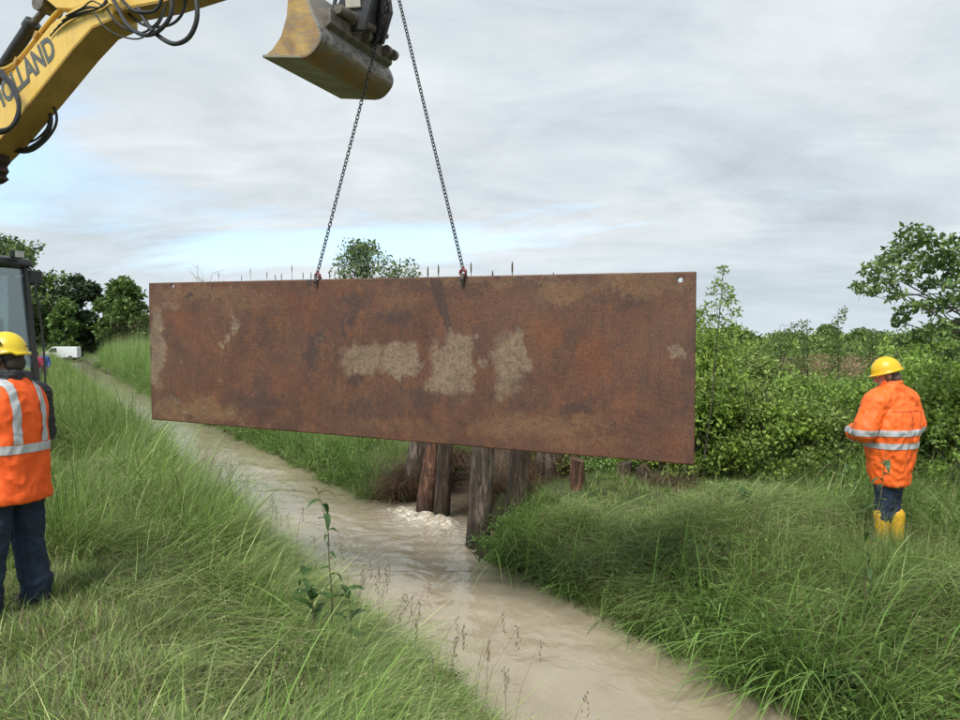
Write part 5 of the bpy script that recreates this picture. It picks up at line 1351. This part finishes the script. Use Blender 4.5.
def _wl():
    m = NM('dark_weed_leaf'); v = m.coord('Object'); f = m.noise(30, 4, .6, .2, v)
    c = m.ramp(f, [(0.35, (0.040, 0.095, 0.022)), (0.65, (0.07, 0.135, 0.035))]); p = m.bsdf(c, .4)
    tr = m.n('ShaderNodeBsdfTranslucent'); m.l(c, tr.inputs[0]); mx = m.n('ShaderNodeMixShader'); mx.inputs[0].default_value = .3; m.l(p, mx.inputs[1]); m.l(tr.outputs[0], mx.inputs[2])
    return m.done(mx.outputs[0])
M['weedleaf'] = _wl()
LFM = [leaf_mesh(.10, .034, 1.6), leaf_mesh(.13, .04, 2.2), leaf_mesh(.07, .028, .9), leaf_mesh(.24, .11, 1.0), leaf_mesh(.18, .085, .7)]
def weed(name, stem_px, Y, lv, label, cat='plant', r=.006, group=None):
    P = [at_y(x, y, Y) for x, y in stem_px]; base = P[0]; root = empty(name, base); tag(root, label, cat, group)
    m = MB(); Q = catmull([p - base for p in P], 5); m.tube(Q, [r * (1 - .75 * i / len(Q)) for i in range(len(Q))], 6); m.build('stem', M['stem'], root, 0, True)
    for (u, az, tilt, k, s_) in lv:
        q = Q[min(len(Q) - 1, int(u * (len(Q) - 1)))]
        o = bpy.data.objects.new('leaf', LFM[k]); COL.objects.link(o); o.parent = root; o.location = q; o.rotation_euler = (R.uniform(-.3, .3), -tilt, az); o.scale = (s_, s_, s_)
    return root
def lvs(n, u0, u1, ks, s0, s1, tilt=(.2, .9)): return [(u0 + (u1 - u0) * i / max(1, n - 1), 2.4 * i + R.uniform(-.4, .4), R.uniform(*tilt), R.choice(ks), R.uniform(s0, s1)) for i in range(n)]
weed('dock_plant', [(331, 640), (332, 600), (329, 560), (328, 530), (322, 505), (316, 488)], 4.35, lvs(15, .15, .98, (0, 1, 2), .7, 1.25), 'tall weed with curled dark leaves standing against the water in the left foreground')
weed('dock_plant', [(316, 660), (312, 600), (303, 575)], 4.3, lvs(12, .1, 1, (1, 4), .6, 1.1), 'bushy low weed with broad leaves left of the tall curled weed')
weed('dock_plant', [(352, 665), (350, 610), (346, 585)], 4.3, lvs(10, .1, 1, (0, 2, 4), .6, 1.0), 'small bushy weed right of the tall curled weed')
weed('thistle_plant', [(865, 610), (866, 570), (872, 535), (880, 500), (884, 470), (886, 450)], 5.2, lvs(16, .1, .9, (0, 1, 2), .8, 1.4), 'slender weed rising in front of the yellow boots')
for i, (px, py, Y, lab) in enumerate(((838, 585, 5.0, 'broad leaved burdock left of the slender weed by the boots'), (858, 604, 4.9, 'broad leaved burdock at the foot of the slender weed'), (780, 560, 5.7, 'broad leaved burdock in the middle of the right bank'),
        (806, 655, 4.5, 'broad leaved burdock low on the right bank'), (905, 600, 5.0, 'broad leaved burdock right of the slender weed'), (722, 528, 6.9, 'small broad leaved burdock high on the right bank'), (935, 470, 7.8, 'broad leaved burdock behind the orange raincoat at the right'), (745, 505, 7.8, 'small broad leaved burdock near the shrubs on the right bank'))):
    q = at_y(px, py, Y); g = gz(q.x, Y) + .12; zz_ = max(q.z, g)
    root = empty('burdock_plant', (q.x, Y, g - .1)); tag(root, lab, 'plant', 'broad leaved burdocks on the right bank')
    m = MB(); m.tube([(0, 0, 0), (0.01, 0, .12), (0, 0, .28)], [.01, .008, .005], 6); m.build('stem', M['stem'], root, 0, True)
    for k in range(8):
        o = bpy.data.objects.new('leaf', LFM[3 + k % 2]); COL.objects.link(o); o.parent = root; s_ = R.uniform(.7, 1.15) * (.85 if i > 4 else 1); o.location = (0, 0, .12 + .02 * k); o.rotation_euler = (R.uniform(-.2, .2), -R.uniform(.3, .9), k * 2.4 + R.uniform(-.3, .3)); o.scale = (s_, s_, s_)
# thin bare seed stems poking out of the water edge on the left
def thin_stems():
    m = MB()
    for (px, py, h) in [(R.uniform(395, 620), 0, 0) for _ in range(85)]:
        t_ = R.uniform(3.2, 15) if R.random() < .75 else R.uniform(3.2, 6)
        s_ = R.uniform(1.7, 2.7); x_, y_ = map(float, st2xy(s_, t_)); g = gz(x_, y_); hh_ = R.uniform(.4, .75); dx, dy = R.gauss(.12, .08), R.gauss(-.02, .06)
        tp = Vector((x_ + dx, y_ + dy, g + hh_)); m.tube([(x_, y_, g), (x_ + dx * .4, y_ + dy * .4, g + hh_ * .6), tp], [.0026, .002, .0016], 3, False)
        for k in range(9): q = tp + Vector((R.gauss(0, .009), R.gauss(0, .009), -.018 * k)); m.tube([q, q + Vector((R.gauss(.004, .008), 0, .02))], [.006, .001], 3, False)
    o = m.build('seed_stems', simple('brown_seed_stems', (.15, .12, .085), (.24, .20, .13), .9), None); tag(o, 'thin brown seed stems rising in front of the water along the left bank', 'grass stems', kind='stuff')
thin_stems()

# ------------------------------------------------------------------ white van far off
def van():
    a = at_z(45, 355.5, gz(-68, 113)); Yv = 106.0; c = at_y(61, 353, Yv); g = gz(c.x, Yv)
    r = empty('van', (c.x, Yv, g), rad(12)); tag(r, 'small white delivery van parked far off on the left', 'van')
    prof = [(-2.45, .35), (-2.5, .85), (-2.3, 1.05), (-1.55, 1.22), (-.95, 1.85), (-.6, 1.95), (2.3, 1.95), (2.42, 1.85), (2.45, .35)]
    MB().prism(prof, -.92, .92).build('body', M['white'], r, .06)
    MB().prism([(-1.45, 1.15), (-.25, 1.15), (-.3, 1.76), (-.95, 1.76)], -.935, -.91).build('window', M['darkglass'], r, .01)
    MB().prism([(-1.5, 1.26), (-1.02, 1.78), (-1.0, 1.76), (-1.47, 1.24)], -.75, .75).build('windscreen', M['darkglass'], r)
    for x_ in (-1.6, 1.5):
        for y_ in (-.82, .82):
            w_ = MB().lathe([(.2, -.1), (.34, -.1), (.34, .1), (.2, .1)], 20, (x_, y_, .34), (0, 1, 0)).build('wheel', M['rubber'], r)
            MB().lathe([(.02, -.11), (.19, -.108), (.19, .108), (.02, .11)], 14, (x_, y_, .34), (0, 1, 0)).build('rim', M['greysteel'], w_)
    MB().box((-2.45, 0, .6), (.1, 1.7, .2)).build('bumper', M['black'], r, .03)
    MB().box((-2.42, -.7, .92), (.08, .3, .14)).build('headlight', M['lamp'], r, .02)
    MB().box((-2.42, .7, .92), (.08, .3, .14)).build('headlight', M['lamp'], r, .02)
van()

# ------------------------------------------------------------------ people
def fuse(m, voxel, smooth_it=4, wr=None, name='mesh'):
    me = m.mesh(name); o = bpy.data.objects.new('tmp', me); COL.objects.link(o)
    rm = o.modifiers.new('r', 'REMESH'); rm.mode = 'VOXEL'; rm.voxel_size = voxel; rm.use_smooth_shade = True
    s_ = o.modifiers.new('s', 'SMOOTH'); s_.factor = .5; s_.iterations = smooth_it
    bpy.context.view_layer.update(); dg = bpy.context.evaluated_depsgraph_get(); res = bpy.data.meshes.new_from_object(o.evaluated_get(dg))
    COL.objects.unlink(o); bpy.data.objects.remove(o); res.name = name
    if wr:
        amp, fr, stretch = wr; no = [v.normal.copy() for v in res.vertices]
        for v, nn in zip(res.vertices, no):
            q = Vector((v.co.x * fr, v.co.y * fr, v.co.z * fr * stretch))
            a = mnoise.noise(q + Vector((3, 1, 7))) ; b = 1 - abs(mnoise.noise(q * 1.7 + Vector((9, 2, 4)))) * 2
            v.co += nn * amp * (0.6 * a + 0.55 * b)
    for p in res.polygons: p.use_smooth = True
    return res
def loft(m, rings, n=24, pw=2.4):     # rings: (z, rx, ry, cx, cy)
    V = []; F = []
    for z, rx, ry, cx, cy in rings:
        for k in range(n):
            a = 2 * math.pi * k / n; c_, s_ = math.cos(a), math.sin(a)
            V.append((cx + rx * math.copysign(abs(c_) ** (2 / pw), c_), cy + ry * math.copysign(abs(s_) ** (2 / pw), s_), z))
    k_ = len(rings)
    for i in range(k_ - 1):
        for j in range(n): F.append((i * n + j, i * n + (j + 1) % n, (i + 1) * n + (j + 1) % n, (i + 1) * n + j))
    F += [tuple(reversed(range(n))), tuple((k_ - 1) * n + j for j in range(n))]
    return m.add(V, F)
def band(me, planes, off, name, mat, parent, ysel=None):
    """strip of tape cut out of a garment between planes and lifted off it"""
    bm = bmesh.new(); bm.from_mesh(me)
    for co, no in planes:
        bmesh.ops.bisect_plane(bm, geom=bm.verts[:] + bm.edges[:] + bm.faces[:], plane_co=co, plane_no=no, clear_outer=True, clear_inner=False)
    bm.normal_update()
    vn = [(v, v.normal.copy()) for v in bm.verts]
    for v, nn in vn: v.co += nn * off
    r_ = bmesh.new(); out_ = bpy.data.meshes.new(name); bm.to_mesh(out_); bm.free()
    for p in out_.polygons: p.use_smooth = True
    out_.materials.clear()
    return add_obj(name, out_, mat, parent)
def hand(m, w_, d, palm_n, sc_=1.0):
    """wrist point, pointing direction, palm normal: palm, four fingers of unequal length in two bends, thumb from the side"""
    w_, d, pn = Vector(w_), Vector(d).normalized(), Vector(palm_n).normalized(); sd_ = d.cross(pn).normalized()
    for k in (-1, -.35, .35, 1): m.cone(w_, w_ + d * .085 * sc_ + sd_ * .026 * k * sc_, .020 * sc_, .0125 * sc_, 8)
    for k, L_ in zip((-1, -.35, .35, 1), (.062, .078, .084, .074)):
        a = w_ + d * .088 * sc_ + sd_ * .028 * k * sc_; b = a + (d * .9 + pn * .35).normalized() * L_ * .5 * sc_; c = b + (d * .5 + pn * .85).normalized() * L_ * .5 * sc_
        m.cone(a, b, .0098 * sc_, .009 * sc_, 8); m.cone(b, c, .009 * sc_, .0075 * sc_, 8)
    a = w_ + d * .03 * sc_ - sd_ * .026 * sc_; b = a - sd_ * .03 * sc_ + d * .028 * sc_ + pn * .01; m.cone(a, b, .013 * sc_, .011 * sc_, 8); m.cone(b, b + d * .03 * sc_ + pn * .012, .011 * sc_, .009 * sc_, 8)
def person(loc, yaw, label, top, sleeves=None, hatm=None, hair='hair', head_yaw=0.0, head_tilt=0.15, arms=None, stance=.1, vox=.008, coat='vest', legs='navy', boots='boot_dark', height=1.78, group=None, lean=0.0, hat_kind='plain', tuck=False):
    root = empty('person', loc, yaw); root.scale = [height / 1.80] * 3; tag(root, label, 'person', group)
    hip = .95
    arms = arms or {-1: [(-.20, 0, 1.45), (-.27, -.03, 1.17), (-.24, .12, .95)], 1: [(.20, 0, 1.45), (.27, -.03, 1.17), (.24, .12, .95)]}
    legsJ = {s_: [(s_ * .095, 0, hip), (s_ * (stance + .01), .02, .50), (s_ * (stance + .025), (-.02 if s_ > 0 else .05), .09)] for s_ in (-1, 1)}
    b = MB()
    loft(b, [(.88, .13, .10, 0, 0), (1.0, .145, .10, 0, 0), (1.15, .125, .09, 0, 0), (1.32, .15, .105, 0, 0), (1.44, .145, .09, 0, 0), (1.50, .07, .06, 0, 0)])
    for s_ in (-1, 1):
        A = arms[s_]; b.cone((s_ * .10, 0, 1.43), A[0], .06, .052); b.cone(A[0], A[1], .05, .038); b.cone(A[1], A[2], .038, .026)
        Lg = legsJ[s_]; b.cone(Lg[0], Lg[1], .082, .055); b.cone(Lg[1], Lg[2], .052, .036)
        b.cone(Vector(Lg[2]) + Vector((0, -.03, -.04)), Vector(Lg[2]) + Vector((s_ * .02, .15, -.055)), .038, .03)
        dv = (Vector(A[2]) - Vector(A[1])).normalized(); hand(b, Vector(A[2]) + dv * .01, dv, (-s_, .2, 0) if dv.z < -.5 else (0, 0, -1))
    # neck and head with face; the head turns about the neck
    rot = Matrix.Rotation(head_yaw, 3, 'Z') @ Matrix.Rotation(-head_tilt, 3, 'X'); npv = Vector((0, .0, 1.53))
    def hp(x_, y_, z_): return npv + rot @ (Vector((x_, y_, z_)))
    b.cone((0, -.01, 1.46), hp(0, 0, .04), .062, .056)
    b.ell(hp(0, .005, .155), (.077, .096, .105), 20, 14, rot); b.ell(hp(0, .035, .085), (.058, .066, .075), 16, 12, rot); b.ell(hp(0, .075, .04), (.028, .022, .022), 10, 8, rot)
    b.cone(hp(0, .098, .145), hp(0, .118, .105), .010, .015); b.cone(hp(-.022, .092, .068), hp(.022, .092, .068), .010, .010); b.cone(hp(-.035, .088, .158), hp(.035, .088, .158), .013, .013)
    for s_ in (-1, 1): b.ell(hp(s_ * .080, -.005, .125), (.011, .021, .034), 10, 8, rot)
    bme = fuse(b, vox if vox > .007 else .007, 3, None, 'body'); bme.materials.clear(); body = add_obj('body', bme, M['skin'], root)
    for s_ in (-1, 1):
        e = MB(); e.ell(hp(s_ * .032, .089, .142), (.013, .010, .009), 10, 8, rot); e.build('eye', simple('eye_white', (.6, .58, .55), (.55, .52, .5), .2) if 'eye_white' not in bpy.data.materials else bpy.data.materials['eye_white'], body)
    h = MB(); h.ell(hp(0, -.022, .165), (.083, .090, .098), 20, 12, rot); h.ell(hp(0, -.055, .095), (.070, .055, .06), 16, 10, rot); h.build('hair', M[hair], root, 0, True)
    # trousers
    t = MB(); loft(t, [(.80, .155, .125, 0, -.005), (.95, .175, .135, 0, -.01), (1.06, .165, .125, 0, 0)])
    for s_ in (-1, 1):
        Lg = [Vector(q) for q in legsJ[s_]]
        if tuck: t.cone(Lg[0], Lg[1], .115, .085); t.cone(Lg[1], Lg[1].lerp(Lg[2], .45), .085, .07)
        else: t.cone(Lg[0], Lg[1], .118, .095); t.cone(Lg[1], Lg[2] + Vector((0, -.01, .04)), .094, .085); t.cone(Lg[2] + Vector((0, -.01, .10)), Lg[2] + Vector((0, 0, -.01)), .092, .088)
    tme = fuse(t, vox * 1.3, 5, (.019, 10, .8) if vox < .02 else None, 'trousers'); tme.materials.clear(); add_obj('trousers', tme, M[legs], root)
    for s_ in (-1, 1):
        bt = MB(); A = Vector(legsJ[s_][2])
        bt.cone(A + Vector((0, -.035, -.045)), A + Vector((s_ * .02, .15, -.05)), .05, .042); bt.cone(A + Vector((0, -.02, -.03)), A + Vector((0, -.01, .26 if tuck else .06)), .055, .075 if tuck else .06); bt.box(A + Vector((s_ * .012, .055, -.083)), (.095, .29, .022))
        q = fuse(bt, vox * 1.2, 3, None, 'boot'); q.materials.clear(); add_obj('boot', q, M[boots], root)
    # upper garment
    wr = (.020, 9, .8) if vox < .02 else None
    def sleeve(m, s_, ra, rb, rc):
        A = [Vector(q) for q in arms[s_]]; m.cone((s_ * .10, 0, 1.43), A[0], ra * 1.15, ra * 1.05, 12); m.cone(A[0], A[1], ra, rb, 12); m.cone(A[1], A[2] - (A[2] - A[1]) * .12, rb, rc, 12)
    if coat == 'rain':
        c = MB(); loft(c, [(.64, .155, .14, 0, 0), (.66, .165, .15, 0, 0), (.95, .225, .185, 0, 0), (1.15, .265, .20, 0, -.01), (1.30, .26, .18, 0, -.01), (1.43, .20, .13, 0, 0), (1.50, .12, .10, 0, 0), (1.56, .10, .09, 0, -.01)])
        for s_ in (-1, 1): sleeve(c, s_, .11, .105, .085)
        c.cone((-.15, 0, 1.40), (.15, 0, 1.40), .105, .105, 12)
        c.lathe([(.085, 1.48), (.094, 1.60), (.078, 1.61), (.07, 1.5)], 22)
        cme = fuse(c, vox * 1.15, 4, wr, 'raincoat'); cme.materials.clear(); co = add_obj('raincoat', cme, M[top], root)
        band(cme, [((0, 0, 1.165), (0, 0, 1)), ((0, 0, 1.110), (0, 0, -1))], .005, 'reflective_tape', M['tape'], co)
        band(cme, [((0, 0, 1.045), (0, 0, 1)), ((0, 0, .990), (0, 0, -1)), ((.255, 0, 0), (1, 0, 0)), ((-.255, 0, 0), (-1, 0, 0))], .005, 'reflective_tape', M['tape'], co)
        band(cme, [((0, 0, 1.335), (0, 0, 1)), ((0, 0, 1.327), (0, 0, -1)), ((.2, 0, 0), (1, 0, 0)), ((-.2, 0, 0), (-1, 0, 0)), ((0, 0, 0), (0, 1, 0))], .004, 'seam', M['seam'], co)
        band(cme, [((.004, 0, 0), (1, 0, 0)), ((-.004, 0, 0), (-1, 0, 0)), ((0, 0, 1.33), (0, 0, 1)), ((0, 0, 0), (0, 1, 0))], .003, 'seam', M['seam'], co)
    else:
        c = MB(); loft(c, [(.90, .165, .135, 0, 0), (1.1, .165, .13, 0, 0), (1.3, .18, .135, 0, 0), (1.43, .165, .11, 0, 0), (1.52, .09, .08, 0, 0)])
        for s_ in (-1, 1): sleeve(c, s_, .078, .068, .05)
        c.lathe([(.075, 1.46), (.088, 1.58), (.072, 1.59), (.06, 1.5)], 20)
        cme = fuse(c, vox * 1.15, 3, (.010, 13, 2.2) if vox < .02 else None, 'jacket'); cme.materials.clear(); add_obj('jacket', cme, M[sleeves or top], root)
        if coat == 'vest':
            v = MB(); loft(v, [(.76, .222, .19, 0, 0), (.80, .226, .195, 0, 0), (1.0, .210, .178, 0, 0), (1.2, .210, .170, 0, 0), (1.34, .220, .160, 0, 0), (1.42, .208, .142, 0, 0), (1.47, .175, .12, 0, 0), (1.505, .125, .10, 0, 0), (1.53, .09, .08, 0, 0)], 28, 2.6)
            vme = fuse(v, vox * 1.15, 4, (.016, 8, .8) if vox < .02 else None, 'vest'); vme.materials.clear(); vo = add_obj('vest', vme, M[top], root)
            band(vme, [((0, 0, 1.125), (0, 0, 1)), ((0, 0, 1.070), (0, 0, -1))], .005, 'reflective_tape', M['tape'], vo)
            for s_ in (-1, 1): band(vme, [((s_ * .10 + .026, 0, 0), (1, 0, 0)), ((s_ * .10 - .026, 0, 0), (-1, 0, 0)), ((0, 0, 1.13), (0, 0, -1))], .0055, 'reflective_tape', M['tape'], vo)
    if hatm:
        hz = .175
        def dome(r_, z_, n=12): return [(r_ * math.cos(math.pi / 2 * i / n), z_ * math.sin(math.pi / 2 * i / n)) for i in range(n)] + [(.002, z_)]
        m = MB(); n = 32; V = []; F = []; pr = [(1.13, -.012), (1.10, -.02), (1.02, -.004)] + dome(1.0, 1.0, 10)
        for (r_, z_) in pr:
            for k in range(n):
                a = 2 * math.pi * k / n; fr_ = math.sin(a); ex_ = 1 + (.10 * max(0, fr_) ** 3 if r_ > 1.05 else 0)
                zz2 = (z_ * .128 if z_ > 0 else z_ * 1.2) + (-.018 if r_ > 1 and hat_kind == 'climb' and fr_ < .2 and abs(math.cos(a)) < .6 else 0)
                ridge = 1 + (.02 * math.exp(-((math.cos(a)) / .22) ** 2) if r_ < .98 and hat_kind == 'plain' else 0)
                V.append(hp(r_ * .107 * math.cos(a) * ridge, r_ * .130 * fr_ * ex_ - .004, hz + zz2 * ridge))
        kk = len(pr)
        for i in range(kk - 1):
            for j in range(n): F.append((i * n + j, i * n + (j + 1) % n, (i + 1) * n + (j + 1) % n, (i + 1) * n + j))
        F.append(tuple((kk - 1) * n + j for j in range(n))); F.append(tuple(reversed(range(n))))
        m.add(V, F); ho = m.build('helmet', M[hatm], root, 0, True)
        sb = MB()
        for s_ in (-1, 1):
            sb.tube(catmull([hp(s_ * .098, .04, hz), hp(s_ * .088, .03, .08), hp(s_ * .03, .085, .02)], 5), .006, 6); sb.tube(catmull([hp(s_ * .098, -.05, hz), hp(s_ * .090, -.01, .10), hp(s_ * .088, .03, .08)], 5), .006, 6)
        sb.build('chin_strap', M['strap'], ho, 0, True)
        if hat_kind == 'climb':
            vb = MB()
            for s_ in (-1, 1):
                c0 = hp(s_ * .104, -.045, hz + .048); vb.ell(c0, (.008, .022, .016), 8, 6, rot)
                c0 = hp(s_ * .106, .02, hz + .040); vb.ell(c0, (.007, .018, .012), 8, 6, rot)
            vb.build('vent', M['strap'], ho)['kind'] = 'stuff'
            gb = MB()
            for s_ in (-1, 1): gb.tube([hp(s_ * .115 * math.cos(a), .135 * math.sin(a) * 1.0, hz + .018) for a in [rad(x_) for x_ in range(100, 260, 12)]], .003, 5) if s_ < 0 else gb.tube([hp(.115 * math.cos(a), .137 * math.sin(a), hz + .018) for a in [rad(x_) for x_ in range(-80, 80, 12)]], .003, 5)
            gb.build('headband', M['strap'], ho)
            eb = MB(); eb.ell(hp(.095, -.01, .12), (.022, .035, .042), 12, 8, rot); eb.ell(hp(-.095, -.01, .12), (.022, .035, .042), 12, 8, rot); eb.build('ear_defender', M['strap'], root, 0, True)['kind'] = 'stuff'
    return root
gl = gz(*LWP)
person((LWP[0] , LWP[1], gl + .02), rad(76), 'worker in orange vest and navy trousers seen from behind at the left edge', 'hivis', 'darkjacket', 'helmet_pale', head_yaw=rad(8), arms={-1: [(-.22, .02, 1.42), (-.27, .06, 1.14), (-.17, .29, 1.08)], 1: [(.21, -.01, 1.42), (.285, .02, 1.15), (.18, .24, 1.09)]},
       stance=.13, vox=.007, height=1.72, hat_kind='climb')
gr = gz(*RWP) - .02
person((RWP[0] + .04, RWP[1], gr + .0), rad(28), 'worker in orange raincoat and yellow rubber boots on the right bank', 'hivis2', None, 'helmet', 'hair_grey', head_yaw=rad(44), head_tilt=.28,
       arms={-1: [(-.22, .0, 1.41), (-.33, .03, 1.16), (-.13, .27, 1.10)], 1: [(.22, 0, 1.41), (.345, .0, 1.18), (.15, .25, 1.12)]}, stance=.03, vox=.008, coat='rain', boots='boot_yellow', height=1.83, tuck=True)
for (px, Y, lab, top, cut) in ((36.5, 27.0, 'person in a crimson pink shirt far behind the excavator cab', 'pink', 1.50), (43.5, 28.5, 'person in a blue jacket far off in the meadow beside the pink one', 'blue', 1.36)):
    q = at_y(px, 360, Y); person((q.x, Y, gz(q.x, Y)), rad(10 if top == 'pink' else 200), lab, top, None, None, 'hair', vox=.02, coat='shirt', legs='grey_trousers', height=cut)
